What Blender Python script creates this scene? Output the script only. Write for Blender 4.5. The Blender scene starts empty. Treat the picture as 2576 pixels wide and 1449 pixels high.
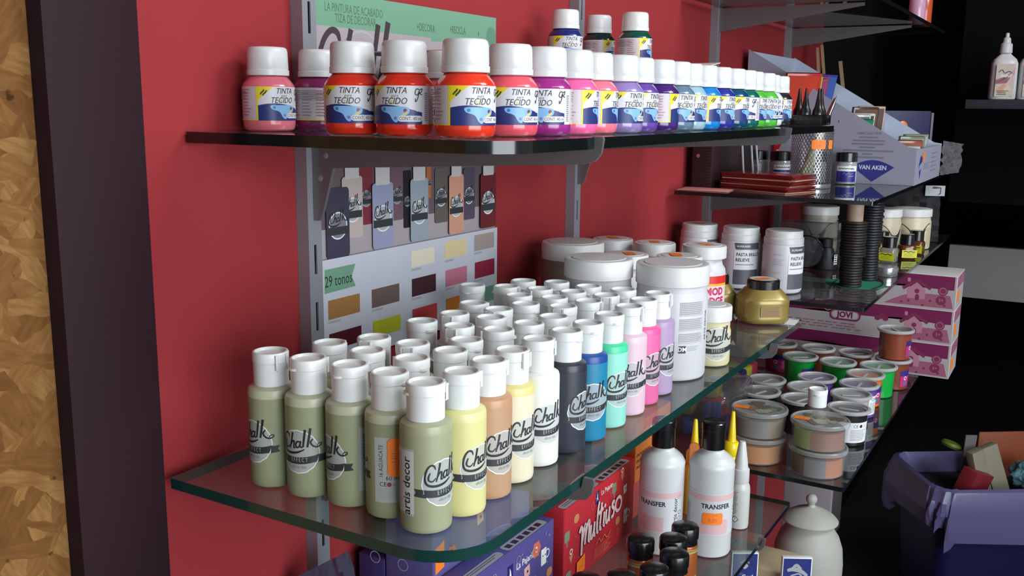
import bpy, bmesh, math, random
from mathutils import Vector, Matrix
random.seed(7)
S = bpy.context.scene
PI = math.pi

# ------------------------------------------------------------------ camera, world, light, exposure
CAM = Vector((-0.61440, -0.57166, 0.11660))
YAW, PITCH, ROLL = -1.03679, -0.18613, 0.01087
cd = bpy.data.cameras.new('camera'); cam = bpy.data.objects.new('camera', cd)
S.collection.objects.link(cam); S.camera = cam
cd.sensor_width = 36.0; cd.lens = 2420.55 * 36.0 / 2576.0; cd.clip_start = 0.02; cd.clip_end = 60
_f = Vector((-math.sin(YAW) * math.cos(PITCH), math.cos(YAW) * math.cos(PITCH), math.sin(PITCH)))
_r = Vector((math.cos(YAW), math.sin(YAW), 0)); _u = _r.cross(_f)
_r2 = _r * math.cos(ROLL) + _u * math.sin(ROLL); _u2 = _u * math.cos(ROLL) - _r * math.sin(ROLL)
cam.matrix_world = Matrix(((_r2.x, _u2.x, -_f.x, CAM.x), (_r2.y, _u2.y, -_f.y, CAM.y), (_r2.z, _u2.z, -_f.z, CAM.z), (0, 0, 0, 1)))

W = bpy.data.worlds.new('shop_world'); S.world = W; W.use_nodes = True
W.node_tree.nodes['Background'].inputs[0].default_value = (0.80, 0.90, 1.0, 1)
W.node_tree.nodes['Background'].inputs[1].default_value = 0.26
def area(name, loc, target, sx, sy, watts, col):
    l = bpy.data.lights.new(name, 'AREA'); l.shape = 'RECTANGLE'; l.size = sx; l.size_y = sy; l.energy = watts; l.color = col
    o = bpy.data.objects.new(name, l); S.collection.objects.link(o); o.location = loc
    o.rotation_euler = (Vector(target) - Vector(loc)).to_track_quat('-Z', 'Y').to_euler()
    return o
area('ceiling_panel_light', (0.75, -1.95, 1.35), (0.30, -0.15, -0.05), 0.85, 0.60, 31, (0.95, 0.985, 1.0))
area('ceiling_tube_light', (-0.10, -1.75, 1.50), (0.1, -0.2, 0.0), 1.2, 0.10, 6, (0.94, 0.98, 1.0))
area('camera_side_fill_light', (-0.75, -2.25, 0.12), (0.2, -0.15, -0.15), 1.9, 1.3, 56, (0.90, 0.95, 1.0))  # area light added as soft camera-side fill to even out the front
S.view_settings.view_transform = 'Standard'; S.view_settings.look = 'None'
S.view_settings.gamma = 1.0; S.view_settings.use_curve_mapping = False; S.view_settings.exposure = 0.0

# ------------------------------------------------------------------ materials
def lin(c):
    c = c / 255.0
    return c / 12.92 if c <= 0.04045 else ((c + 0.055) / 1.055) ** 2.4
def L3(c): return (lin(c[0]), lin(c[1]), lin(c[2]), 1)
_M = {}
def M(name, col=(200, 200, 200), rough=0.45, metal=0.0, spec=0.5, trans=0.0, coat=0.0, bump=0.0, bscale=200, vary=0.0, vscale=20, sss=0.0):
    if name in _M: return _M[name]
    m = bpy.data.materials.new(name); m.use_nodes = True; nt = m.node_tree
    b = nt.nodes['Principled BSDF']; b.inputs['Base Color'].default_value = L3(col)
    b.inputs['Roughness'].default_value = rough; b.inputs['Metallic'].default_value = metal
    b.inputs['Specular IOR Level'].default_value = spec; b.inputs['Coat Weight'].default_value = coat
    b.inputs['Coat Roughness'].default_value = 0.08
    if sss: b.inputs['Subsurface Weight'].default_value = sss; b.inputs['Subsurface Scale'].default_value = 0.01
    tc = nt.nodes.new('ShaderNodeTexCoord')
    if bump:
        n = nt.nodes.new('ShaderNodeTexNoise'); n.inputs['Scale'].default_value = bscale; n.inputs['Detail'].default_value = 4
        nt.links.new(tc.outputs['Object'], n.inputs['Vector'])
        bp = nt.nodes.new('ShaderNodeBump'); bp.inputs['Strength'].default_value = bump; bp.inputs['Distance'].default_value = 0.001
        nt.links.new(n.outputs['Fac'], bp.inputs['Height']); nt.links.new(bp.outputs['Normal'], b.inputs['Normal'])
    if vary:
        n = nt.nodes.new('ShaderNodeTexNoise'); n.inputs['Scale'].default_value = vscale; n.inputs['Detail'].default_value = 6
        nt.links.new(tc.outputs['Object'], n.inputs['Vector'])
        r = nt.nodes.new('ShaderNodeMapRange'); r.inputs[1].default_value = 0.3; r.inputs[2].default_value = 0.7
        r.inputs[3].default_value = 1 - vary; r.inputs[4].default_value = 1 + vary
        nt.links.new(n.outputs['Fac'], r.inputs[0])
        x = nt.nodes.new('ShaderNodeVectorMath'); x.operation = 'SCALE'; x.inputs[0].default_value = L3(col)[:3]
        nt.links.new(r.outputs[0], x.inputs['Scale']); nt.links.new(x.outputs[0], b.inputs['Base Color'])
    if trans:
        out = nt.nodes['Material Output']; t = nt.nodes.new('ShaderNodeBsdfTransparent'); mx = nt.nodes.new('ShaderNodeMixShader')
        mx.inputs[0].default_value = trans
        nt.links.new(b.outputs[0], mx.inputs[1]); nt.links.new(t.outputs[0], mx.inputs[2]); nt.links.new(mx.outputs[0], out.inputs['Surface'])
    _M[name] = m
    return m
def pane_mat(name, tint, refl=1.45, haze=0.0, hcol=(200, 200, 200)):
    """thin clear sheet: tinted transmission + Fresnel mirror (+ a little haze)"""
    if name in _M: return _M[name]
    m = bpy.data.materials.new(name); m.use_nodes = True; nt = m.node_tree; nt.nodes.remove(nt.nodes['Principled BSDF'])
    out = nt.nodes['Material Output']
    t = nt.nodes.new('ShaderNodeBsdfTransparent'); t.inputs[0].default_value = L3(tint)
    g = nt.nodes.new('ShaderNodeBsdfGlossy'); g.inputs['Roughness'].default_value = 0.03; g.inputs[0].default_value = (0.95, 1, 0.98, 1)
    fr = nt.nodes.new('ShaderNodeFresnel'); fr.inputs[0].default_value = refl
    d = nt.nodes.new('ShaderNodeBsdfDiffuse'); d.inputs[0].default_value = L3(hcol)
    m1 = nt.nodes.new('ShaderNodeMixShader'); m1.inputs[0].default_value = haze
    m2 = nt.nodes.new('ShaderNodeMixShader')
    nt.links.new(t.outputs[0], m1.inputs[1]); nt.links.new(d.outputs[0], m1.inputs[2])
    ge = nt.nodes.new('ShaderNodeNewGeometry'); iv = nt.nodes.new('ShaderNodeMath'); iv.operation = 'SUBTRACT'; iv.inputs[0].default_value = 1.0
    mu = nt.nodes.new('ShaderNodeMath'); mu.operation = 'MULTIPLY'; nt.links.new(ge.outputs['Backfacing'], iv.inputs[1])
    nt.links.new(fr.outputs[0], mu.inputs[0]); nt.links.new(iv.outputs[0], mu.inputs[1])
    nt.links.new(mu.outputs[0], m2.inputs[0]); nt.links.new(m1.outputs[0], m2.inputs[1]); nt.links.new(g.outputs[0], m2.inputs[2])
    nt.links.new(m2.outputs[0], out.inputs['Surface'])
    _M[name] = m
    return m

# ------------------------------------------------------------------ object helpers
ROOT = S.collection.objects
def tag(o, label=None, cat=None, group=None, kind=None):
    if label: o['label'] = label
    if cat: o['category'] = cat
    if group: o['group'] = group
    if kind: o['kind'] = kind
    return o
def thing(name, label, cat, loc=(0, 0, 0), rz=0.0, group=None):
    o = bpy.data.objects.new(name, None); ROOT.link(o); o.empty_display_size = 0.02
    o.location = loc; o.rotation_euler = (0, 0, rz)
    return tag(o, label, cat, group)
def obj(name, me, parent=None, loc=None, rz=None, rot=None):
    o = bpy.data.objects.new(name, me); ROOT.link(o)
    if parent: o.parent = parent
    if loc: o.location = loc
    if rz is not None: o.rotation_euler = (0, 0, rz)
    if rot: o.rotation_euler = rot
    return o
def mesh(bm, name, mats, smooth=35):
    me = bpy.data.meshes.new(name); bm.to_mesh(me); bm.free()
    for m in (mats if isinstance(mats, (list, tuple)) else [mats]): me.materials.append(m)
    if smooth:
        for p in me.polygons: p.use_smooth = True
        me.set_sharp_from_angle(angle=math.radians(smooth))
    return me
def kids(o): return [c for c in bpy.data.objects if c.parent == o]
def dup(root, loc, rz, label=None, group=None):
    r = root.copy(); ROOT.link(r); r.location = loc; r.rotation_euler = (0, 0, rz)
    if label: r['label'] = label
    if group: r['group'] = group
    for ch in kids(root):
        c = ch.copy(); ROOT.link(c); c.parent = r
        for g in kids(ch):
            d = g.copy(); ROOT.link(d); d.parent = c
    return r
def bx(bm, x0, y0, z0, x1, y1, z1, mi=0, mat=None):
    vs = [bm.verts.new((x, y, z)) for x in (x0, x1) for y in (y0, y1) for z in (z0, z1)]
    fs = []
    for a in ((0, 1, 3, 2), (4, 6, 7, 5), (0, 4, 5, 1), (2, 3, 7, 6), (0, 2, 6, 4), (1, 5, 7, 3)):
        f = bm.faces.new([vs[i] for i in a]); f.material_index = mi; fs.append(f)
    if mat:
        for v in vs: v.co = mat @ v.co
    return fs
def box_mesh(name, x0, y0, z0, x1, y1, z1, mats, bev=0.0, seg=2):
    bm = bmesh.new(); bx(bm, x0, y0, z0, x1, y1, z1)
    if bev: bmesh.ops.bevel(bm, geom=bm.edges[:], offset=bev, segments=seg, affect='EDGES', profile=0.5)
    bmesh.ops.recalc_face_normals(bm, faces=bm.faces)
    return mesh(bm, name, mats)
def lathe(name, prof, mats, seg=40, smooth=35, sx=1.0, sy=1.0, sup=None):
    """prof: list of (r, z[, material index of the band above])"""
    bm = bmesh.new(); rings = []
    for p in prof:
        r, z = p[0], p[1]
        if r < 1e-6: rings.append([bm.verts.new((0, 0, z))]); continue
        ring = []
        for k in range(seg):
            a = 2 * PI * k / seg; c, s = math.cos(a), math.sin(a)
            if sup: c = math.copysign(abs(c) ** sup, c); s = math.copysign(abs(s) ** sup, s)
            ring.append(bm.verts.new((r * c * sx, r * s * sy, z)))
        rings.append(ring)
    for i in range(len(rings) - 1):
        a, b = rings[i], rings[i + 1]; mi = prof[i][2] if len(prof[i]) > 2 else 0
        if len(a) == 1 and len(b) == 1: continue
        for k in range(seg):
            k2 = (k + 1) % seg
            if len(a) == 1: f = bm.faces.new((a[0], b[k2], b[k]))
            elif len(b) == 1: f = bm.faces.new((a[k], a[k2], b[0]))
            else: f = bm.faces.new((a[k], a[k2], b[k2], b[k]))
            f.material_index = mi
    bmesh.ops.recalc_face_normals(bm, faces=bm.faces)
    return mesh(bm, name, mats, smooth)
def prism(name, pts, h, mats, axis='z', off=0.0, bev=0.0, smooth=35):
    """pts polygon extruded: axis z -> (x,y); axis x -> pts are (y,z); axis y -> pts are (x,z)"""
    bm = bmesh.new()
    def P(p, t):
        if axis == 'z': return (p[0], p[1], off + t)
        if axis == 'x': return (off + t, p[0], p[1])
        return (p[0], off + t, p[1])
    a = [bm.verts.new(P(p, 0)) for p in pts]; b = [bm.verts.new(P(p, h)) for p in pts]
    bm.faces.new(a); bm.faces.new(b[::-1]); n = len(pts)
    for i in range(n): bm.faces.new((a[i], b[i], b[(i + 1) % n], a[(i + 1) % n]))
    bmesh.ops.recalc_face_normals(bm, faces=bm.faces)
    if bev: bmesh.ops.bevel(bm, geom=bm.edges[:], offset=bev, segments=2, affect='EDGES', profile=0.5)
    return mesh(bm, name, mats, smooth)
def tube(name, pts, r, mats, seg=8, closed=False, smooth=60):
    bm = bmesh.new(); rings = []; n = len(pts); pts = [Vector(p) for p in pts]
    for i, p in enumerate(pts):
        q0 = pts[i - 1] if (i or closed) else p; q1 = pts[(i + 1) % n] if (i < n - 1 or closed) else p
        t = (q1 - q0).normalized(); up = Vector((0, 0, 1)) if abs(t.z) < .9 else Vector((1, 0, 0))
        a = t.cross(up).normalized(); b = t.cross(a); rr = r[i] if isinstance(r, (list, tuple)) else r
        rings.append([bm.verts.new(p + a * rr * math.cos(2 * PI * k / seg) + b * rr * math.sin(2 * PI * k / seg)) for k in range(seg)])
    for i in range(n if closed else n - 1):
        a, b = rings[i], rings[(i + 1) % n]
        for k in range(seg): bm.faces.new((a[k], a[(k + 1) % seg], b[(k + 1) % seg], b[k]))
    if not closed: bm.faces.new(rings[0]); bm.faces.new(rings[-1])
    bmesh.ops.recalc_face_normals(bm, faces=bm.faces)
    return mesh(bm, name, mats, smooth)
def facing(x, y, deg=0.0):
    """turn about z that brings the local +X side towards the shopper's place, then deg further to the right"""
    return math.atan2(CAM.y - y, CAM.x - x) + math.radians(deg)

# ------------------------------------------------------------------ printed art: flat coloured shapes, wrapped on cylinders or laid on faces
_TX = {}
def text2d(s, size, shear=0.0, spacing=1.0, bold=0.0, xs=1.0):
    k = (s, shear, spacing, bold)
    if k not in _TX:
        c = bpy.data.curves.new('t', 'FONT'); c.body = s; c.size = 1.0; c.shear = shear; c.space_character = spacing
        c.offset = bold; c.resolution_u = 2; c.align_x = 'CENTER'; c.align_y = 'CENTER'
        o = bpy.data.objects.new('t', c); ROOT.link(o)
        dg = bpy.context.evaluated_depsgraph_get(); me = bpy.data.meshes.new_from_object(o.evaluated_get(dg))
        vs = [(v.co.x, v.co.y) for v in me.vertices]; fs = [tuple(p.vertices) for p in me.polygons]
        bpy.data.objects.remove(o); bpy.data.curves.remove(c); bpy.data.meshes.remove(me)
        _TX[k] = (vs, fs)
    vs, fs = _TX[k]
    return [(x * size * xs, y * size) for x, y in vs], fs
def spline(pts, n=6, closed=False):
    out = []; N = len(pts)
    for i in range(N if closed else N - 1):
        p0 = pts[(i - 1) % N] if (i or closed) else pts[0]; p1 = pts[i]; p2 = pts[(i + 1) % N]
        p3 = pts[(i + 2) % N] if (i + 2 < N or closed) else pts[-1]
        for k in range(n):
            t = k / n
            out.append(tuple(0.5 * (2 * b + (c - a) * t + (2 * a - 5 * b + 4 * c - d) * t * t + (3 * b - a - 3 * c + d) * t ** 3) for a, b, c, d in zip(p0, p1, p2, p3)))
    if not closed: out.append(tuple(pts[-1]))
    return out
class Art:
    def __init__(s): s.v = []; s.f = []; s.m = []; s.l = []; s.mats = []; s.n = 0
    def mi(s, mat):
        if mat not in s.mats: s.mats.append(mat)
        return s.mats.index(mat)
    def add(s, vs, fs, mat):
        s.n += 1; b = len(s.v); s.v += [(x, y, s.n) for x, y in vs]; mi = s.mi(mat)
        for f in fs: s.f.append(tuple(b + i for i in f)); s.m.append(mi)
        return s
    def poly(s, pts, mat): return s.add(list(pts), [tuple(range(len(pts)))], mat)
    def rect(s, x0, y0, x1, y1, mat): return s.poly([(x0, y0), (x1, y0), (x1, y1), (x0, y1)], mat)
    def rrect(s, x0, y0, x1, y1, r, mat):
        pts = []
        for cx, cy, a0 in ((x1 - r, y0 + r, -90), (x1 - r, y1 - r, 0), (x0 + r, y1 - r, 90), (x0 + r, y0 + r, 180)):
            for k in range(5): a = math.radians(a0 + 22.5 * k); pts.append((cx + r * math.cos(a), cy + r * math.sin(a)))
        return s.poly(pts, mat)
    def disc(s, cx, cy, r, mat, n=24, wob=0.0, wn=0, sy=1.0):
        return s.poly([(cx + r * (1 + wob * math.cos(wn * 2 * PI * k / n)) * math.cos(2 * PI * k / n), cy + sy * r * (1 + wob * math.cos(wn * 2 * PI * k / n)) * math.sin(2 * PI * k / n)) for k in range(n)], mat)
    def ring(s, cx, cy, r, w, mat, n=32, wob=0.0, wn=0):
        vs = []; fs = []
        for k in range(n):
            a = 2 * PI * k / n; q = r * (1 + wob * math.cos(wn * a))
            vs += [(cx + q * math.cos(a), cy + q * math.sin(a)), (cx + (q - w) * math.cos(a), cy + (q - w) * math.sin(a))]
            j = (k + 1) % n; fs.append((2 * k, 2 * j, 2 * j + 1, 2 * k + 1))
        return s.add(vs, fs, mat)
    def stroke(s, pts, w, mat, n=6, closed=False):
        """pts (x,y) or (x,y,width factor)"""
        p = spline([(q + (1.0,))[:3] for q in pts], n, closed); vs = []; fs = []; N = len(p)
        for i, q in enumerate(p):
            a = p[max(i - 1, 0)]; b = p[min(i + 1, N - 1)]; dx, dy = b[0] - a[0], b[1] - a[1]; l = math.hypot(dx, dy) or 1
            h = w * q[2] / 2; vs += [(q[0] - dy / l * h, q[1] + dx / l * h), (q[0] + dy / l * h, q[1] - dx / l * h)]
            if i: fs.append((2 * i - 2, 2 * i - 1, 2 * i + 1, 2 * i))
        return s.add(vs, fs, mat)
    def text(s, t, x, y, size, mat, shear=0.0, spacing=1.0, bold=0.0, xs=1.0, rot=0.0):
        vs, fs = text2d(t, size, shear, spacing, bold, xs); c, q = math.cos(rot), math.sin(rot)
        return s.add([(x + a * c - b * q, y + a * q + b * c) for a, b in vs], fs, mat)
    def lines(s, x0, y0, x1, y1, n, mat, fill=0.45, rag=0.25, vert=False, seed=1):
        r = random.Random(seed); n0 = s.n
        for i in range(n):
            s.n = n0; e = 1 - rag * r.random()
            if vert: d = (x1 - x0) / n; x = x0 + d * i; s.rect(x, y0, x + d * fill, y0 + (y1 - y0) * e, mat)
            else: d = (y1 - y0) / n; y = y1 - d * i; s.rect(x0, y - d * fill, x0 + (x1 - x0) * e, y, mat)
        return s
    def bm(s, step=None, gap=1.2e-5):
        b = bmesh.new(); vs = [b.verts.new((x, y, l * gap)) for x, y, l in s.v]
        for f, mi in zip(s.f, s.m):
            try: q = b.faces.new([vs[i] for i in f]); q.material_index = mi
            except ValueError: pass
        bmesh.ops.triangulate(b, faces=[f for f in b.faces if len(f.verts) > 4])
        if step:
            x0 = min(v.co.x for v in b.verts); x1 = max(v.co.x for v in b.verts); x = x0 + step
            while x < x1 - 1e-6:
                bmesh.ops.bisect_plane(b, geom=b.verts[:] + b.edges[:] + b.faces[:], plane_co=(x, 0, 0), plane_no=(1, 0, 0), dist=1e-7); x += step
        return b
    def wrap(s, name, r, z0=0.0, step=0.0026, lift=1e-4, taper=None, sq=None):
        b = s.bm(step)
        for v in b.verts:
            rr = (taper(v.co.y + z0) if taper else r) + lift + v.co.z; a = v.co.x / r
            v.co = Vector((rr * math.cos(a), rr * math.sin(a), v.co.y + z0))
        for f in b.faces:
            f.normal_update(); c = f.calc_center_median(); c.z = 0
            if f.normal.dot(c) < 0: f.normal_flip()
        return mesh(b, name, s.mats, 60)
    def flat(s, name, mat4, lift=1e-4, gap=2e-5):
        b = s.bm(None, gap)
        for v in b.verts: v.co = mat4 @ Vector((v.co.x, v.co.y, v.co.z + lift))
        n = (mat4.to_3x3() @ Vector((0, 0, 1)))
        for f in b.faces:
            f.normal_update()
            if f.normal.dot(n) < 0: f.normal_flip()
        return mesh(b, name, s.mats, 0)
def frame(o, u, v):
    """4x4 that sends art (x,y) onto origin o with axes u, v"""
    u = Vector(u).normalized(); v = Vector(v).normalized(); n = u.cross(v)
    return Matrix(((u.x, v.x, n.x, o[0]), (u.y, v.y, n.y, o[1]), (u.z, v.z, n.z, o[2]), (0, 0, 0, 1)))

# ------------------------------------------------------------------ levels (m); red wall is the plane y = 0, the shop is at y < 0
ZA, ZB, ZC, ZD, ZE, ZF, ZG, ZH = 0.09619, -0.15528, -0.01085, -0.15844, -0.35575, -0.39988, 0.2915, -0.62
FLOOR = -1.15

# ------------------------------------------------------------------ room shell
m_red = M('red_wall_paint', (146, 46, 50), rough=0.8, spec=0.2, bump=0.12, bscale=900, vary=0.03, vscale=6)
m_blackwall = M('black_wall_paint', (9, 8, 9), rough=0.9, spec=0.1)
m_floor = M('dark_vinyl_floor', (17, 16, 18), rough=0.7, vary=0.1)
def struct(name, me, kind='structure'): o = obj(name, me); o['kind'] = kind; return o
struct('floor', box_mesh('floor', -3.0, -4.0, FLOOR - 0.05, 6.0, 0.06, FLOOR, m_floor))
struct('ceiling', box_mesh('ceiling', -3.0, -4.0, 1.6, 6.0, 0.06, 1.65, M('ceiling_paint', (120, 118, 116), rough=0.9)))
struct('wall_back', box_mesh('wall_red', -0.2, 0.0, FLOOR, 1.80, 0.05, 1.6, m_red))
struct('wall_back_dark', box_mesh('wall_dark', 1.80, -0.003, FLOOR, 6.0, 0.05, 1.6, m_blackwall))
struct('wall_right', box_mesh('wall_far', 5.0, -4.0, FLOOR, 5.05, -0.003, 1.6, m_blackwall))
struct('trim_1', box_mesh('dado', 3.40, -1.6, -0.585, 3.44, -0.150, -0.385, M('grey_dado', (206, 202, 202), rough=0.7), bev=0.004))

# chipboard wall on the left and the dark painted post in front of it
def osb_mat():
    """pressed flakes: three layers of stretched, turned cells, each flake its own tone and grain, with dark bark specks"""
    m = bpy.data.materials.new('osb_chipboard'); m.use_nodes = True; nt = m.node_tree; N = nt.nodes.new; K = nt.links.new; b = nt.nodes['Principled BSDF']
    b.inputs['Roughness'].default_value = 0.75; b.inputs['Specular IOR Level'].default_value = 0.15
    tc = N('ShaderNodeTexCoord'); n0 = N('ShaderNodeTexNoise'); n0.inputs['Scale'].default_value = 30; n0.inputs['Detail'].default_value = 5; K(tc.outputs['Object'], n0.inputs['Vector'])
    va = N('ShaderNodeVectorMath'); va.operation = 'MULTIPLY_ADD'; va.inputs[1].default_value = (0.012,) * 3; K(n0.outputs['Color'], va.inputs[0]); K(tc.outputs['Object'], va.inputs[2])
    cols = []
    for i, (rot, sx, sz, sc) in enumerate(((0.5, 1.0, 0.38, 62), (-0.7, 1.0, 0.42, 50), (1.25, 1.0, 0.36, 74))):
        mp = N('ShaderNodeMapping'); mp.inputs['Rotation'].default_value = (0, rot, 0); K(va.outputs[0], mp.inputs[0])
        m2 = N('ShaderNodeVectorMath'); m2.operation = 'MULTIPLY'; m2.inputs[1].default_value = (sx, 1, sz); K(mp.outputs[0], m2.inputs[0])
        v = N('ShaderNodeTexVoronoi'); v.inputs['Scale'].default_value = sc; K(m2.outputs[0], v.inputs['Vector'])
        sp = N('ShaderNodeSeparateColor'); K(v.outputs['Color'], sp.inputs[0])
        g = N('ShaderNodeTexNoise'); g.inputs['Scale'].default_value = 1.0; g.inputs['Detail'].default_value = 5
        m3 = N('ShaderNodeVectorMath'); m3.operation = 'MULTIPLY'; m3.inputs[1].default_value = (300, 300, 55); mq = N('ShaderNodeMapping'); mq.inputs['Rotation'].default_value = (0, rot, 0); K(tc.outputs['Object'], mq.inputs[0]); K(mq.outputs[0], m3.inputs[0]); K(m3.outputs[0], g.inputs['Vector'])
        ad = N('ShaderNodeMath'); ad.operation = 'MULTIPLY_ADD'; ad.inputs[1].default_value = 0.70; K(g.outputs['Fac'], ad.inputs[0]); dm = N('ShaderNodeMath'); dm.operation = 'MULTIPLY'; dm.inputs[1].default_value = 0.5; K(sp.outputs[0], dm.inputs[0]); K(dm.outputs[0], ad.inputs[2]); cols.append((ad, sp))
    def mixf(f, a, c):
        x = N('ShaderNodeMix'); x.data_type = 'FLOAT'; K(f, x.inputs[0]); K(a, x.inputs[2]); K(c, x.inputs[3]); return x.outputs[0]
    def gate(o, t):
        q = N('ShaderNodeMath'); q.operation = 'GREATER_THAN'; q.inputs[1].default_value = t; K(o, q.inputs[0]); return q.outputs[0]
    v1 = mixf(gate(cols[1][1].outputs[1], 0.55), cols[0][0].outputs[0], cols[1][0].outputs[0]); v2 = mixf(gate(cols[2][1].outputs[1], 0.6), v1, cols[2][0].outputs[0])
    r = N('ShaderNodeValToRGB'); e = r.color_ramp.elements; K(v2, r.inputs[0])
    e[0].position = 0.0; e[0].color = L3((84, 50, 22)); e[1].position = 1.25 / 1.35; e[1].color = L3((142, 106, 62))
    for p, c in ((0.25, (98, 61, 28)), (0.5, (110, 73, 36)), (0.72, (124, 87, 46))): q = e.new(p); q.color = L3(c)
    n3 = N('ShaderNodeTexNoise'); n3.inputs['Scale'].default_value = 70; n3.inputs['Detail'].default_value = 3; K(va.outputs[0], n3.inputs['Vector'])
    m4 = N('ShaderNodeMapRange'); m4.inputs[1].default_value = 0.68; m4.inputs[2].default_value = 0.74; m4.inputs[3].default_value = 1; m4.inputs[4].default_value = 0.35; K(n3.outputs['Fac'], m4.inputs[0])
    sc = N('ShaderNodeVectorMath'); sc.operation = 'SCALE'; K(r.outputs[0], sc.inputs[0]); K(m4.outputs[0], sc.inputs['Scale']); K(sc.outputs[0], b.inputs['Base Color'])
    bp = N('ShaderNodeBump'); bp.inputs['Strength'].default_value = 0.4; bp.inputs['Distance'].default_value = 0.0008; K(v2, bp.inputs['Height']); K(bp.outputs[0], b.inputs['Normal'])
    return m
struct('wall_left', box_mesh('osb', -1.6, -0.003, FLOOR, -0.232, 0.05, 1.6, osb_mat()))
struct('trim_2', box_mesh('post', -0.2416, -0.018, FLOOR, -0.1717, 0.05, 1.6, M('aubergine_laminate', (40, 21, 28), rough=0.62, spec=0.2, bump=0.2, bscale=1200, vary=0.06, vscale=9), bev=0.0006))

# ------------------------------------------------------------------ slotted wall uprights
m_steel = M('grey_powder_coated_steel', (150, 150, 158), rough=0.38, metal=0.35)
m_bracket = M('grey_bracket_steel', (112, 110, 112), rough=0.4, metal=0.3)
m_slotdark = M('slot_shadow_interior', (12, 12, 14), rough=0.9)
def upright_mesh():
    w, d, z0, z1, s, sl = 0.0163, 0.0131, FLOOR + 0.1, 1.2, 0.0016, 0.0253
    bm = bmesh.new()
    bx(bm, -w / 2, -d, z0, -s, -d + 0.0015, z1); bx(bm, s, -d, z0, w / 2, -d + 0.0015, z1)
    bx(bm, -w / 2, -d + 0.0015, z0, -w / 2 + 0.0015, -0.0002, z1); bx(bm, w / 2 - 0.0015, -d + 0.0015, z0, w / 2, -0.0002, z1)
    k = -16
    while True:
        c = -0.21345 + 0.05 * k
        a, b = c + sl / 2, c + 0.05 - sl / 2
        if b > z1: break
        bx(bm, -s, -d, a, s, -d + 0.0015, b); k += 1
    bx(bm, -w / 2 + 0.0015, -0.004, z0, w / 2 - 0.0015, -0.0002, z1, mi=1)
    return mesh(bm, 'upright', [m_steel, m_slotdark])
um = upright_mesh(); XU = (0.0, 0.49315, 1.01007, 1.46981)
ulab = ('grey slotted steel wall upright beside the colour chart poster', 'second grey slotted wall upright, behind the raised blue ink bottle',
        'thin grey wall upright left of the sloped cardboard display', 'rearmost grey wall upright, behind the sloped cardboard display')
for x, l in zip(XU, ulab): tag(obj('wall_upright', um, loc=(x, 0, 0)), l, 'shelf upright', 'slotted uprights on the red wall')

# ------------------------------------------------------------------ brackets
def bracket_mesh(L=0.2815):
    pts = [(-0.013, -0.0085), (-L + 0.0105, -0.0085), (-L + 0.0085, 0.0005), (-L + 0.0008, 0.0005), (-L, -0.001), (-L + 0.0015, -0.011), (-L + 0.006, -0.0165), (-L + 0.016, -0.019),
           (-0.036, -0.031), (-0.0225, -0.072), (-0.019, -0.076), (-0.013, -0.076)]
    return prism('bracket', pts, 0.003, m_bracket, axis='x', off=-0.0015)
def bracket_taper(L=0.247):
    return prism('bracket_taper', [(-0.013, -0.0085), (-L, -0.0085), (-L, -0.013), (-0.02, -0.046), (-0.013, -0.047)], 0.004, m_bracket, axis='x', off=-0.002)
bmh = bracket_mesh(); BR = []
def bracket(x, z, label, me=None):
    t = thing('shelf_bracket', label, 'bracket', (x, 0, z), 0, 'steel brackets hooked into the uprights')
    obj('arm', me or bmh, t)
    if me is None:
        obj('rivet', RIV, t, (-0.0016, -0.0365 + 0.008, -0.021)); obj('rivet', RIV, t, (-0.0016, -0.022, -0.040))
        obj('hook', HOOK, t)
    return t
RIV = lathe('rivet', [(0, 0.0006), (0.0018, 0.0004), (0.0026, 0), (0.0026, -0.0006)], m_steel, 12)
for v in RIV.vertices: v.co = Vector((-v.co.z, v.co.x, v.co.y))
HOOK = prism('hook', [(-0.0135, -0.02), (-0.009, -0.02), (-0.009, -0.03), (-0.0135, -0.03)], 0.0024, m_bracket, axis='x', off=-0.0012)
for x, z, l in ((0, ZA, 'grey steel bracket under the upper glass shelf by the poster'), (XU[1], ZA, 'grey steel bracket under the far half of the upper glass shelf'),
                (0, ZB, 'grey steel bracket under the chalk paint shelf, its tip above the red box'), (XU[1], ZB, 'grey steel bracket under the chalk paint shelf behind the large jars'),
                (0, ZF, 'grey steel bracket under the lowest left shelf, below the purple boxes'), (XU[1], ZF, 'grey steel bracket with rounded tip beside the blue cards')):
    bracket(x, z, l)
bmt = bracket_taper()
for x, z, l in ((XU[2], ZG, 'tapered grey bracket at the top, left of the sloped display'), (XU[3], ZG, 'tapered grey bracket at the top above the toy easel'),
                (XU[2], ZC, 'bracket under the shelf of the pencil cup, nearer one'), (XU[3], ZC, 'bracket under the shelf of the pencil cup, farther one'),
                (XU[2], ZD, 'bracket under the relief paste shelf, nearer one'), (XU[3], ZD, 'bracket under the relief paste shelf, farther one'),
                (XU[2], ZE, 'bracket under the modelling clay shelf, nearer one'), (XU[3], ZE, 'bracket under the modelling clay shelf, farther one')):
    bracket(x, z, l, bmt)

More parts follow.
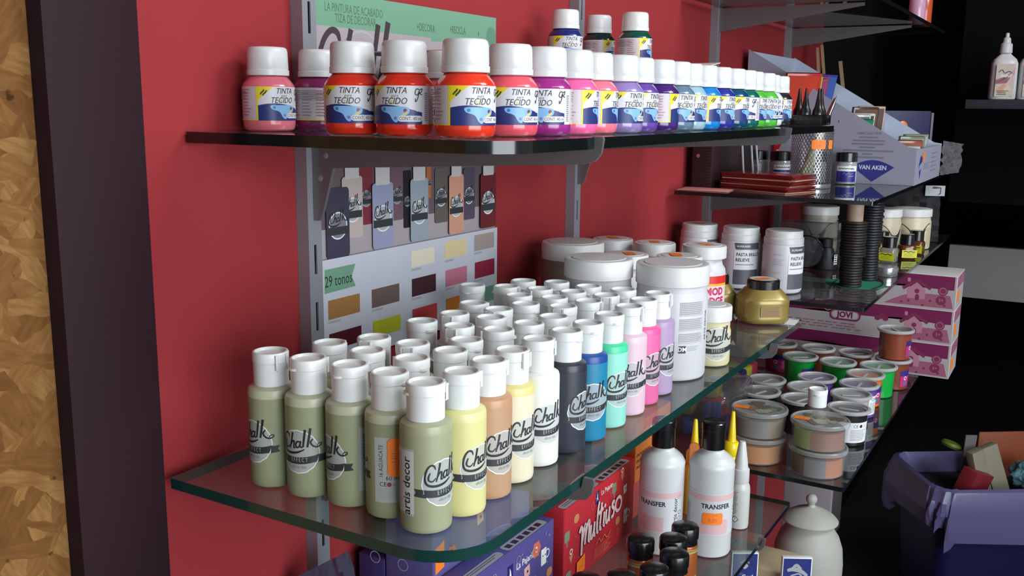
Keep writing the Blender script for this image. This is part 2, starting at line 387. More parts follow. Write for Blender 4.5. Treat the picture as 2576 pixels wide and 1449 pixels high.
# ------------------------------------------------------------------ glass shelves
m_glass = pane_mat('clear_shelf_glass', (226, 236, 232), haze=0.07, hcol=(178, 186, 184))  # haze and its pale colour stand in for the ceiling's reflected veil
m_gedge = M('green_glass_edge', (22, 58, 54), rough=0.12, spec=0.6, coat=0.4)
m_gedged = M('dark_glass_edge', (16, 20, 20), rough=0.15, spec=0.6, coat=0.3)
m_smoke = pane_mat('smoked_shelf_glass', (196, 198, 198), haze=0.12, hcol=(96, 96, 98))
def shelf(label, x0, x1, y1, d, z, th, mats, r=0.035, r2=0.004, notch=()):
    pts = [(x0, y1)]
    for xn in notch: pts += [(xn - .0092, y1), (xn - .0092, -.0142), (xn + .0092, -.0142), (xn + .0092, y1)]
    pts.append((x1, y1))
    for cx, cy, rr, a0 in ((x1 - r2, -d + r2, r2, 0), (x0 + r, -d + r, r, -90)):
        for k in range(9):
            a = math.radians(a0 - 90 * k / 8); pts.append((cx + rr * math.cos(a), cy + rr * math.sin(a)))
    bm = bmesh.new(); a = [bm.verts.new((p[0], p[1], z - th)) for p in pts]; b = [bm.verts.new((p[0], p[1], z)) for p in pts]
    bm.faces.new(a); bm.faces.new(b[::-1]); n = len(pts)
    for i in range(n):
        f = bm.faces.new((a[i], b[i], b[(i + 1) % n], a[(i + 1) % n])); f.material_index = 1
    bmesh.ops.recalc_face_normals(bm, faces=bm.faces)
    o = obj('glass_shelf', mesh(bm, 'glass_shelf', mats, 30)); tag(o, label, 'shelf')
    return o
shelf('upper left glass shelf, dark edge, lined with fabric ink bottles', -0.1230, 0.7360, -0.0030, 0.2747, ZA, 0.008, [m_glass, m_gedged], 0.035, notch=XU[:2])
shelf('clear glass shelf with green edge carrying the chalk paint bottles', -0.1641, 0.6495, -0.0145, 0.2704, ZB, 0.008, [m_glass, m_gedge], 0.045)
shelf('lowest left glass shelf under the boxes and transfer bottles', -0.16, 0.6223, -0.0145, 0.2777, ZF, 0.006, [m_glass, m_gedged], 0.004)
shelf('upper right smoked glass shelf under the sloped cardboard display', 0.8299, 1.76, -0.0145, 0.3154, ZC, 0.006, [m_smoke, m_gedged], 0.003)
shelf('middle right smoked glass shelf under the relief paste jars', 0.7869, 1.76, -0.0145, 0.3221, ZD, 0.006, [m_smoke, m_gedged], 0.003)
shelf('lower right smoked glass shelf under the modelling clay tubs', 0.5978, 1.76, -0.0145, 0.3489, ZE, 0.006, [m_smoke, m_gedged], 0.003)
shelf('topmost right glass shelf cut off by the photo, seen from below', 0.86, 1.76, -0.0145, 0.272, ZG, 0.007, [m_smoke, m_gedged], 0.004)
shelf('bottom right shelf under the white ceramic jar', 0.62, 1.15, -0.0145, 0.30, ZH, 0.006, [m_smoke, m_gedged], 0.003)

# ------------------------------------------------------------------ chalk logo art, used on bottles, jar and poster
m_ink = M('printed_black', (38, 40, 44), rough=0.5)
m_banner = M('printed_charcoal_banner', (50, 52, 56), rough=0.5)
m_badge = M('milky_badge_film', (205, 212, 214), rough=0.45, trans=0.48)
m_badgerim = M('white_badge_rim', (226, 230, 228), rough=0.45)
m_white = M('printed_white', (226, 228, 230), rough=0.5)
m_grey = M('printed_grey', (120, 122, 126), rough=0.5)
m_lgrey = M('printed_light_grey', (168, 172, 176), rough=0.5)
m_orange = M('neon_orange_sticker', (255, 132, 34), rough=0.5)
m_orangetxt = M('price_print', (196, 96, 40), rough=0.6)
def chalk_word(A, x, y, s, mat, ang=0.10):
    """the brush-lettered word: big C whose foot sweeps under the word, then h a l k"""
    c, q = math.cos(ang), math.sin(ang)
    def T(pts): return [(x + s * (p[0] * c - p[1] * q), y + s * (p[0] * q + p[1] * c)) + tuple(p[2:]) for p in pts]
    w = 0.066 * s
    A.stroke(T([(-.30, .30, .5), (-.34, .44, 1.1), (-.46, .47, 1.1), (-.60, .34, 1.1), (-.70, .08, 1.1), (-.68, -.14, 1.2), (-.55, -.25, 1.3), (-.30, -.30, 1.4), (0, -.28, 1.2), (.30, -.18, .6)]), w, mat)
    A.stroke(T([(-.50, .22, .7), (-.58, .05, 1), (-.56, -.06, .9), (-.44, -.10, .8), (-.32, .0, .5)]), w, mat)
    A.stroke(T([(-.10, .50, 1.2), (-.20, .18, 1.1), (-.32, -.14, .8)]), w, mat)
    A.stroke(T([(-.30, -.08, .5), (-.18, .12, .9), (-.08, .16, 1), (-.10, .02, 1), (-.12, -.10, .9), (-.02, -.08, .5)]), w, mat)
    A.stroke(T([(.16, .12, .8), (.06, .14, .9), (-.02, .02, 1), (.02, -.09, .9), (.12, -.04, .8), (.19, .12, .9)]), w, mat, closed=False)
    A.stroke(T([(.20, .16, 1), (.15, -.02, 1), (.20, -.09, .8), (.28, -.04, .5)]), w, mat)
    A.stroke(T([(.42, .58, 1.3), (.34, .25, 1.2), (.26, -.08, 1)]), w, mat)
    A.stroke(T([(.62, .62, 1.4), (.52, .25, 1.3), (.42, -.10, 1.1)]), w, mat)
    A.stroke(T([(.66, .20, .7), (.56, .08, 1), (.62, -.06, 1), (.76, -.14, .9), (.92, -.10, .7), (.95, -.02, .5), (.84, -.02, .5), (.78, -.10, .5)]), w, mat)
def chalk_badge(A, x, y, r, rim=m_badgerim):
    A.disc(x, y, r, m_badge, 64, 0.012, 16)
    A.ring(x, y, r * 0.99, r * 0.045, rim, 64, 0.012, 16)
    # ribbon: folded tail, tail, arched band
    A.poly([(x - 1.32 * r, y - .50 * r), (x - 1.22 * r, y - .35 * r), (x - 1.30 * r, y - .18 * r), (x - .80 * r, y - .22 * r), (x - .80 * r, y - .56 * r)], m_banner)
    A.poly([(x + 1.32 * r, y - .42 * r), (x + 1.22 * r, y - .28 * r), (x + 1.30 * r, y - .12 * r), (x + .80 * r, y - .14 * r), (x + .80 * r, y - .48 * r)], m_banner)
    n = 10; vs = []; fs = []
    for k in range(n + 1):
        t = -1 + 2 * k / n; yy = -.34 + .10 * t * t - .07 + .05 * t
        vs += [(x + .98 * r * t, y + (yy + .16) * r), (x + .98 * r * t, y + (yy - .15) * r)]
        if k: fs.append((2 * k - 2, 2 * k - 1, 2 * k + 1, 2 * k))
    A.add(vs, fs, m_banner)
    A.text('EFFECT', x + .06 * r, y - .375 * r, .27 * r, m_badgerim, spacing=1.5, bold=-.02, xs=.66, rot=.04)
    A.text('efecto tiza', x + .05 * r, y - .68 * r, .22 * r, M('slate_small_print', (84, 88, 94), rough=.5), bold=-.015, xs=.7, rot=.03)
    chalk_word(A, x - .04 * r, y + .30 * r, 1.16 * r, m_ink)

# ------------------------------------------------------------------ wall poster with the colour chart
m_paper = M('poster_paper', (168, 156, 162), rough=0.4)
m_mint = M('poster_mint_print', (112, 158, 132), rough=0.4)
m_mint2 = M('poster_mint_dark_print', (92, 140, 114), rough=0.4)
P = Art()
X0, X1 = 0.004, 0.3090; ZT = 0.2114; ZL = -0.0176
zb = -0.1145
P.rect(X0, zb, X1, ZT, m_paper)
P.rect(X0, 0.1828, X1, ZT, m_mint)
P.poly([(0.1871, 0.1854), (0.1871, 0.1793), (0.3074, 0.1850), (0.3072, 0.1968)], m_mint)
P.disc(0.2991, 0.1912, 0.010, m_mint2, 20)
m_tp = M('poster_green_text', (78, 108, 88), rough=0.5)
for t, a, b, s in (('LA PINTURA DE ACABADO', 0.0713, 0.1985, 0.0105), ('TIZA DE DECORAR', 0.0727, 0.1901, 0.0105), ('+DECORA', 0.1785, 0.1913, 0.0105), ('+RECICLA', 0.2342, 0.1929, 0.0105), ('+', 0.2736, 0.1920, 0.0105)):
    P.text(t, a, b, s, m_tp, xs=.62)
P.disc(0.0804, 0.1534, 0.029, m_lgrey, 64, 0.02, 20); P.disc(0.0804, 0.1534, 0.027, m_paper, 64, 0.02, 20)
chalk_word(P, 0.0736, 0.1454, 0.074, M('poster_brush_black', (62, 48, 54), rough=.5), 0.02)
# photographed bottles printed on the poster
P.rect(X0, ZL, X1, 0.1042, M('poster_photo_table', (168, 158, 162), rough=0.4))
P.rect(X0, 0.0086, X1, 0.1042, M('poster_photo_backdrop', (104, 88, 94), rough=0.4))
m_pcap = M('poster_cap_print', (196, 192, 192), rough=.4)
for a0, b0, a1, b1, col, cap in (
    (0.0727, 0.0076, 0.0920, 0.0601, (122, 46, 58), 0), (0.1188, 0.0074, 0.1381, 0.0579, (110, 84, 96), 0), (0.1382, -0.0016, 0.1509, 0.0546, (34, 30, 38), 0),
    (0.1763, 0.0252, 0.1842, 0.0571, (176, 104, 60), 0), (0.1904, -0.0020, 0.2134, 0.0544, (96, 92, 88), 0), (0.2425, -0.0035, 0.2651, 0.0519, (84, 72, 92), 0),
    (0.0465, -0.0026, 0.0750, 0.0534, (188, 172, 168), 1), (0.0246, -0.0181, 0.0556, 0.0447, (62, 58, 78), 0), (0.0884, -0.0171, 0.1200, 0.0451, (148, 152, 180), 1),
    (0.1471, -0.0164, 0.1770, 0.0458, (150, 160, 172), 1), (0.2137, -0.0161, 0.2411, 0.0461, (206, 150, 128), 1), (0.2739, -0.0159, 0.3061, 0.0442, (104, 34, 40), 1)):
    c = M('poster_bottle_print_%d_%d_%d' % col, col, rough=.4); w = a1 - a0; h = b1 - b0; xc = (a0 + a1) / 2
    P.rrect(a0, b0, a1, b1, w * .12, c)
    if cap: P.rrect(xc - w * .34, b1 - .002, xc + w * .34, b1 + w * .72, w * .06, m_pcap)
    P.disc(xc, b0 + h * .46, w * .40, m_badgerim if w > .02 else m_lgrey, 24)
    P.disc(xc, b0 + h * .46, w * .36, m_lgrey if cap else M('poster_dim_badge', (126, 120, 132), rough=.4), 24)
    P.rect(a0 + w * .04, b0 + h * .46 - w * .26, a1 - w * .04, b0 + h * .46 - w * .03, m_banner)
    chalk_word(P, xc - .04 * w, b0 + h * .46 + w * .16, w * .50, m_ink)
P.rect(X0, zb, X1, ZL, M('poster_white_paper', (198, 200, 212), rough=0.4))
a, b = 0.0207, -0.0353
P.poly([(0.0184, -0.0477), (0.0609, -0.0467), (0.0558, -0.0367), (0.0610, -0.0260), (0.0192, -0.0263)], m_mint)
P.text('29 tonos', 0.0377, -0.0379, 0.0145, m_ink, xs=.72)
for i, (a, b, c, d, col) in enumerate((
    (0.1465, -0.0416, 0.1861, -0.0253, (226, 218, 196)), (0.2043, -0.0405, 0.2452, -0.0229, (222, 204, 158)), (0.2610, -0.0393, 0.3020, -0.0218, (166, 152, 146)),
    (0.0227, -0.0720, 0.0662, -0.0545, (160, 116, 66)), (0.0837, -0.0719, 0.1262, -0.0541, (108, 90, 86)), (0.1468, -0.0714, 0.1881, -0.0533, (66, 34, 42)),
    (0.2059, -0.0705, 0.2464, -0.0529, (198, 118, 142)), (0.2623, -0.0701, 0.3030, -0.0520, (142, 36, 64)),
    (0.0231, -0.1002, 0.0674, -0.0850, (82, 18, 32)), (0.0850, -0.1007, 0.1276, -0.0851, (188, 188, 40)), (0.1474, -0.1013, 0.1898, -0.0843, (196, 64, 66)),
    (0.2073, -0.1015, 0.2467, -0.0834, (216, 122, 34)), (0.2633, -0.0993, 0.3036, -0.0825, (110, 160, 136)))):
    P.rect(a, b, c, d, M('swatch_print_%d' % i, col, rough=.4)); P.lines(a, b - .0042, a + .016, b - .0015, 1, m_lgrey, .8, 0)
me = P.flat('poster_print', frame((0, -0.0016, 0), (1, 0, 0), (0, 0, 1)))
t = thing('wall_poster', 'colour chart poster with mint heading and printed paint bottles on red wall', 'poster')
obj('paper_sheet', box_mesh('sheet', X0, -0.0016, zb, X1, -0.0004, ZT, m_paper), t); obj('print', me, t)

# ------------------------------------------------------------------ chalk paint bottles (clear glass shelf)
m_cap = M('white_flip_cap_plastic', (226, 229, 228), rough=0.36, sss=0.0)
m_capin = M('white_cap_recess', (205, 210, 208), rough=0.4)
m_sticker = M('translucent_white_sticker', (196, 204, 204), rough=0.45, trans=0.25)
CR = 0.0124
def cap_mesh():
    return lathe('flip_cap', [(CR - .0006, 0), (CR, .0006), (CR + .0002, .0165), (CR - .0003, .0169), (CR + .0005, .0173), (CR + .0006, .0232), (CR, .0243), (CR - .0012, .0245),
                              (CR - .0019, .0236), (CR - .0024, .0226), (.006, .0218), (0, .0216)], m_cap, 36, 40)
def wedge_bits(flip=False):
    bm = bmesh.new()
    # hinge: two posts and a flexing strap between them, in front of the cap wall
    for y in (-.0042, .0042):
        bx(bm, CR - .0002, y - .0008, .0125, CR + .0014, y + .0008, .0235)
    bx(bm, CR - .0002, -.0034, .0115, CR + .0009, .0034, .0170)
    bx(bm, CR - .0002, -.0030, .0172, CR + .0012, .0030, .0232)
    bmesh.ops.recalc_face_normals(bm, faces=bm.faces)
    return mesh(bm, 'cap_hinge', m_cap, 0)
def thumb():
    pts = [((CR + .0002) * math.cos(a), (CR + .0002) * math.sin(a)) for a in [math.radians(d) for d in range(-24, 25, 6)]]
    out = [((CR + .0022 * math.cos(math.radians(d * 3.6))) * math.cos(math.radians(d)), (CR + .0022 * math.cos(math.radians(d * 3.6))) * math.sin(math.radians(d))) for d in range(24, -25, -6)]
    return prism('cap_thumb_tab', pts + out, .0016, m_cap, off=.0170)
CAPM, HINGE, THUMB = cap_mesh(), wedge_bits(), thumb()
CB = [(0, .0012), (.0125, .0010), (.0150, .0002), (.0164, .0012), (.0170, .0034), (.0171, .040), (.0171, .0665), (.0170, .0700), (.0163, .0722), (.0142, .0736), (.0118, .0742), (.0100, .0746), (.0100, .078), (0, .078)]
def chalk_front():
    A = Art(); chalk_badge(A, 0, 0, .0160); return A.wrap('badge_print', .0171, .0345)
def chalk_back():
    A = Art(); r = .0171; d = lambda a: math.radians(a) * r
    A.rect(d(0), -.0225, d(207), .0225, m_sticker)
    A.text('16 AGUACATE', d(16), .0062, .0041, m_ink, rot=PI / 2, xs=.85)
    A.text('60 ml', d(42), -.0055, .0042, m_ink); A.text('CE', d(20), -.0098, .0042, m_ink); A.disc(d(34), -.0098, .0016, M('recycle_red_dot', (140, 70, 66)), 14)
    A.ring(d(45), -.0098, .0016, .0006, m_grey, 3)
    A.lines(d(10), -.021, d(66), -.013, 6, m_lgrey, .35, .15); A.lines(d(30), -.003, d(66), .019, 12, m_lgrey, .3, .3, seed=4)
    A.lines(d(76), -.018, d(140), .019, 16, m_lgrey, .3, .3, seed=2)
    A.rect(d(153), -.021, d(207), .021, M('white_barcode_patch', (206, 210, 208), rough=.5))
    A.lines(d(155), -.020, d(169), .019, 24, m_lgrey, .5, 0.0)
    A.text('artis decor', d(188), -.0025, .0088, m_ink, rot=PI / 2, bold=.012)
    return A.wrap('sticker_print', r, .0350)
CFRONT, CBACK = chalk_front(), chalk_back()
def price_tag(s='7,60', w=.018, h=.012, r=None):
    A = Art(); n = 8
    pts = [(-w / 2, -h * .38), (-w * .42, -h / 2)] + [(-w * .4 + w * .8 * k / n, -h * (.5 - .03 * (k % 2))) for k in range(n + 1)] + [(w / 2, -h * .38), (w / 2, h * .38), (w * .42, h / 2)] + \
          [(w * .4 - w * .8 * k / n, h * (.5 - .03 * (k % 2))) for k in range(n + 1)] + [(-w / 2, h * .38)]
    A.poly(pts, m_orange); A.text(s, 0, -h * .15, h * .5, m_orangetxt, xs=.8); A.text('PVP', w * .12, h * .28, h * .2, m_orangetxt)
    return A
def tag_flat(parent, o, u, v, w=.018, h=.012, s='7,60', name='price_sticker'):
    return obj(name, price_tag(s, w, h).flat('price_sticker', frame(o, u, v), lift=3e-4), parent)
def chalk_bottle(x, y, col, top, phi, capphi, label, fill=.0665, group='chalk paint bottles on the clear glass shelf', z=ZB, mini=False):
    key = '%d_%d_%d' % col; kt = '%d_%d_%d' % top
    me = _CB.get((key, kt))
    if me is None:
        prof = [(r, zz, 1 if zz >= fill - 1e-6 else 0) for r, zz in CB]
        me = lathe('chalk_body', prof, [M('chalk_paint_' + key, col, rough=.42, sss=.0), M('chalk_paint_top_' + kt, top, rough=.35)], 40)
        _CB[(key, kt)] = me
    t = thing('paint_bottle', label, 'paint bottle', (x, y, z + .0003), facing(x, y, phi), group)
    obj('bottle_body', me, t)
    c = obj('flip_cap', CAPM, t, (0, 0, .0738), math.radians(capphi))
    obj('hinge', HINGE, c); obj('thumb_tab', THUMB, c, rz=PI)
    obj('front_badge', CFRONT, t)
    if 'charcoal' not in label: obj('back_sticker', CBACK, t, rz=math.radians(83))
    return t
_CB = {}
GR = (152, 158, 124); GT = (190, 193, 164)
FRONT = [
    (-0.1263, -0.0824, GR, GT, -56, 90, 'olive green chalk paint bottle at the back of the left column, nearest the wall'),
    (-0.1258, -0.1178, GR, GT, -32, 150, 'olive green chalk paint bottle, second from the wall in the left column'),
    (-0.1232, -0.1529, GR, GT, -66, 200, 'olive green chalk paint bottle in the middle of the left column'),
    (-0.1235, -0.1876, GR, GT, -121, 0, 'olive green chalk paint bottle turned back, bearing an orange price sticker'),
    (-0.1300, -0.2216, (156, 160, 128), (160, 164, 132), 43, 60, 'foremost olive green chalk paint bottle, with tall vertical lettering down its side'),
    (-0.0960, -0.2265, (216, 210, 146), (220, 215, 152), 50, 70, 'lemon yellow chalk paint bottle in the front row'),
    (-0.0617, -0.2264, (186, 148, 116), (190, 146, 110), 40, 80, 'tan chalk paint bottle in the front row'),
    (-0.0275, -0.2253, (224, 217, 188), (222, 208, 140), 45, 10, 'cream chalk paint bottle with yellow shoulder in the front row'),
    (0.0117, -0.2252, (230, 229, 222), (230, 229, 222), 35, 60, 'pure white chalk paint bottle in the front row'),
    (0.0491, -0.2301, (50, 54, 66), (44, 48, 58), 60, 180, 'charcoal black chalk paint bottle in the front row'),
    (0.0833, -0.2323, (30, 128, 166), (28, 74, 146), 20, 190, 'bright blue chalk paint bottle in the front row'),
    (0.1234, -0.2328, (146, 216, 200), (74, 206, 156), 45, 170, 'mint green chalk paint bottle in the front row'),
    (0.1640, -0.2333, (222, 190, 204), (222, 192, 206), 15, 60, 'pale pink chalk paint bottle in the front row'),
    (0.1998, -0.2319, (222, 104, 160), (232, 92, 156), 50, 120, 'hot pink chalk paint bottle in the front row'),
    (0.2367, -0.2313, (174, 152, 186), (170, 148, 182), 58, 20, 'lilac chalk paint bottle at the far end of the front row'),
]
for r in FRONT: fb = chalk_bottle(*r)
for o in bpy.data.objects:
    if o.get('label', '').startswith('olive green chalk paint bottle turned back'):
        A = Art(); w, h = .0125, .027
        A.poly([(-w / 2, -h * .42), (-w * .3, -h * .5), (w * .3, -h * .5), (w / 2, -h * .42), (w / 2, h * .42), (w * .3, h * .5), (-w * .3, h * .5), (-w / 2, h * .42)], m_orange)
        A.text('11/1', -w * .18, 0, .0046, m_orangetxt, rot=PI / 2); A.text('7,60', w * .22, -h * .02, .0052, m_orangetxt, rot=PI / 2); A.text('PVP', w * .2, h * .32, .002, m_orangetxt, rot=PI / 2)
        obj('price_sticker', A.wrap('price_sticker', .0171, .044, lift=7e-4), o, rz=math.radians(83 + 52))
INNER = [
    (-0.0844, -0.1011, (214,208,178), 112, 30, 'white flip-cap paint bottle, fourth row back, behind the yellow bottle'),
    (-0.0526, -0.1176, (196,206,190), -116, 85, 'white flip-cap paint bottle, fourth row back, behind the tan bottle'),
    (-0.0868, -0.1389, (222,218,208), -115, 288, 'white flip-cap paint bottle, third row back, behind the yellow bottle'),
    (-0.0517, -0.1534, (176,190,172), 132, 209, 'white flip-cap paint bottle, third row back, behind the tan bottle'),
    (-0.0866, -0.1784, (206,196,180), -166, 33, 'white flip-cap paint bottle, second row back, behind the yellow bottle'),
    (-0.0540, -0.1891, (190,204,206), -61, 155, 'white flip-cap paint bottle, second row back, behind the tan bottle'),
    (0.0135, -0.1145, (216,200,196), 43, 172, 'white flip-cap paint bottle, fourth row back, behind the white bottle'),
    (0.0531, -0.1201, (168,164,156), -85, 57, 'white flip-cap paint bottle, fourth row back, behind the black bottle'),
    (0.0158, -0.1494, (214,208,178), 68, 264, 'white flip-cap paint bottle, third row back, behind the white bottle'),
    (-0.0205, -0.1807, (196,206,190), -169, 40, 'white flip-cap paint bottle, second row back, behind the cream bottle'),
    (0.0990, -0.1096, (222,218,208), -18, 140, 'white flip-cap paint bottle, fourth row back, behind the blue bottle'),
    (0.0887, -0.1423, (176,190,172), 139, 186, 'white flip-cap paint bottle, third row back, behind the blue bottle'),
    (0.0566, -0.1544, (206,196,180), -29, 155, 'white flip-cap paint bottle, third row back, behind the black bottle'),
    (0.0218, -0.1832, (190,204,206), 59, 211, 'white flip-cap paint bottle, second row back, behind the white bottle'),
    (0.1722, -0.0607, (216,200,196), -118, 265, 'white flip-cap paint bottle, fifth row back, behind the pale pink bottle'),
    (0.1858, -0.0922, (168,164,156), 92, 344, 'white flip-cap paint bottle, fifth row back, behind the hot pink bottle'),
    (0.1536, -0.1250, (214,208,178), 103, 102, 'white flip-cap paint bottle, fourth row back, behind the pale pink bottle'),
    (0.2218, -0.0904, (196,206,190), -65, 233, 'white flip-cap paint bottle, fifth row back, behind the lilac bottle'),
    (0.1930, -0.1257, (222,218,208), 54, 250, 'white flip-cap paint bottle, fourth row back, behind the hot pink bottle'),
    (0.1221, -0.1504, (176,190,172), 132, 105, 'white flip-cap paint bottle, third row back, behind the mint bottle'),
    (0.1620, -0.1582, (206,196,180), 157, 0, 'white flip-cap paint bottle, third row back, behind the pale pink bottle'),
    (0.0550, -0.1920, (190,204,206), -153, 350, 'white flip-cap paint bottle, second row back, behind the black bottle'),
    (0.0890, -0.1969, (216,200,196), 159, 107, 'white flip-cap paint bottle, second row back, behind the blue bottle'),
    (0.1309, -0.1838, (168,164,156), -130, 113, 'white flip-cap paint bottle, second row back, behind the mint bottle'),
    (0.2346, -0.1223, (214,208,178), -165, 321, 'white flip-cap paint bottle, fourth row back, behind the lilac bottle'),
    (0.1973, -0.1598, (196,206,190), 58, 210, 'white flip-cap paint bottle, third row back, behind the hot pink bottle'),
    (0.1646, -0.1924, (222,218,208), -92, 169, 'white flip-cap paint bottle, second row back, behind the pale pink bottle'),
    (0.2316, -0.1596, (176,190,172), -112, 278, 'white flip-cap paint bottle, third row back, behind the lilac bottle'),
    (0.1995, -0.1940, (206,196,180), -10, 10, 'white flip-cap paint bottle, second row back, behind the hot pink bottle'),
    (0.2349, -0.1956, (190,204,206), -89, 254, 'white flip-cap paint bottle, second row back, behind the lilac bottle'),
]
for x, y, c, ph, cp, l in INNER: chalk_bottle(x, y, c, c, ph, cp, l)

# ------------------------------------------------------------------ fabric ink bottles (upper shelf)
IB, IC = 0.0197, 0.0156
def wm(n, c, **k): return M(n, c, rough=.4, **k)
m_lab = wm('ink_label_white', (212, 212, 218)); m_lab2 = wm('ink_label_text_panel', (200, 190, 196)); m_yel = wm('ink_label_yellow', (226, 208, 44))
m_navy = wm('ink_label_navy', (36, 48, 112)); m_sky = wm('ink_label_sky', (128, 178, 222)); m_maroon = wm('ink_label_dot', (128, 52, 100)); m_yg = wm('ink_label_palette_yellow', (202, 196, 112))
m_dot = wm('ink_label_blue_dot', (44, 120, 176)); m_finep = wm('ink_fine_print', (142, 134, 144)); m_finer = wm('ink_fine_print_red', (176, 116, 128)); m_brush = wm('yellow_flash_text', (70, 72, 40))
def ink_label():
    A = Art(); r = IB; d = lambda a: math.radians(a) * r; H = .0125
    A.rect(d(-56), -H, d(304), H, m_lab2)
    A.rect(d(-56), -H, d(74), H, m_lab)
    top = [(d(-56 + 112 * k / 14), -H + H * (.90 + .12 * math.sin(PI * min(1, k / 9))) - (.0035 * max(0, k - 9) / 5)) for k in range(15)]
    A.poly([(d(-56), -H)] + [(d(56), -H)] + top[::-1], m_navy)
    A.disc(d(50), .0008, .0052, m_lab, 20)
    A.poly([(d(-56), H), (d(-56), -.0005 + .003), (d(-20), H)], m_yel); A.rect(d(-60), -H, d(-56), H, m_yel)
    A.stroke([(d(-50), .0068), (d(-47), .0082), (d(-44.5), .0088), (d(-41.5), .0104)], .0011, m_brush, 3); A.stroke([(d(-45), .0060), (d(-42.5), .0072), (d(-40), .0078), (d(-36), .0098)], .0011, m_brush, 3)
    A.poly(spline([(d(-28), -.0013), (d(-10), -.0010), (d(22), -.0012), (d(30), -.0026), (d(28), -.0058), (d(14), -.0078), (d(6), -.0112), (d(-2), -.0100), (d(-10), -.0060), (d(-26), -.0040)], 4, True), m_sky)
    A.disc(d(-21), -.0028, .0012, m_dot, 12); A.disc(d(22), -.0036, .0013, m_maroon, 12); A.disc(d(3), -.0085, .0011, wm('ink_label_lilac_dot', (120, 112, 170)), 12)
    A.poly([(d(14), -.0066), (d(26), -.0035), (d(25), -.006), (d(18), -.0076)], m_yg)
    A.text('TINTA', d(4), .0092, .0058, m_ink, shear=.28, bold=.0, xs=.86); A.text('para', d(2), .0060, .0028, m_grey, shear=.28)
    A.text('TECIDO', d(-2), .0024, .0060, m_ink, shear=.28, bold=.0, xs=.86); A.disc(d(-4), .0024, .0009, m_yg, 10)
    A.stroke([(d(50), .0100), (d(44), .0104), (d(41), .0075), (d(46), .0066), (d(50), .0092), (d(46), .0040), (d(42), .0022), (d(42), .0042)], .0006, m_ink); A.stroke([(d(50), .0096), (d(56), .0106), (d(54), .0084), (d(50), .0078), (d(56), .0066)], .0006, m_ink)
    A.rrect(d(8), -.0108, d(56), -.0068, .0019, m_lab); A.text('CONT. 40 ml', d(32), -.0088, .0032, m_ink, xs=.85)
    A.lines(d(62), -.011, d(70), .008, 14, m_finep, .5, .2)
    A.lines(d(84), .003, d(286), .0105, 5, m_finep, .35, .12, seed=3)
    for k in range(6):
        A.lines(d(92 + 34 * k), -.0105, d(118 + 34 * k), .0105, 9, m_finer if k % 2 else m_finep, .28, .35, seed=k)
    A.rect(d(76), -H, d(304), -H + .0007, m_yel)
    return A.wrap('ink_label', r, .0205)
INKLAB = ink_label()
INKCAP = lathe('screw_cap', [(IC - .001, 0), (IC + .0002, .0004), (IC + .0003, .0042), (IC - .0005, .0048), (IC - .0002, .0054), (IC - .0006, .0180), (IC - .0011, .0200), (IC - .0024, .0212), (.008, .0216), (0, .0216)], M('white_screw_cap', (216, 219, 219), rough=.3), 40, 40)
IP = [(0, .0012), (.0140, .0010), (.0165, .0002), (.0184, .0012), (.0194, .0034), (IB, .0062), (IB, .0330), (.0190, .0350), (.0168, .0378), (.0146, .0402), (.0132, .0414), (.0128, .0420), (.0126, .0440), (0, .0440)]
_IB = {}
def ink_bottle(x, y, col, phi, label, z=ZA, group='fabric ink bottles on the upper glass shelf'):
    k = '%d_%d_%d' % col
    if k not in _IB: _IB[k] = lathe('ink_body', IP, M('fabric_ink_' + k, col, rough=.16, coat=.6), 40)
    t = thing('ink_bottle', label, 'ink bottle', (x, y, z + .0003), facing(x, y, phi), group)
    obj('bottle_body', _IB[k], t); obj('screw_cap', INKCAP, t, (0, 0, .0412)); obj('wrap_label', INKLAB, t)
    return t
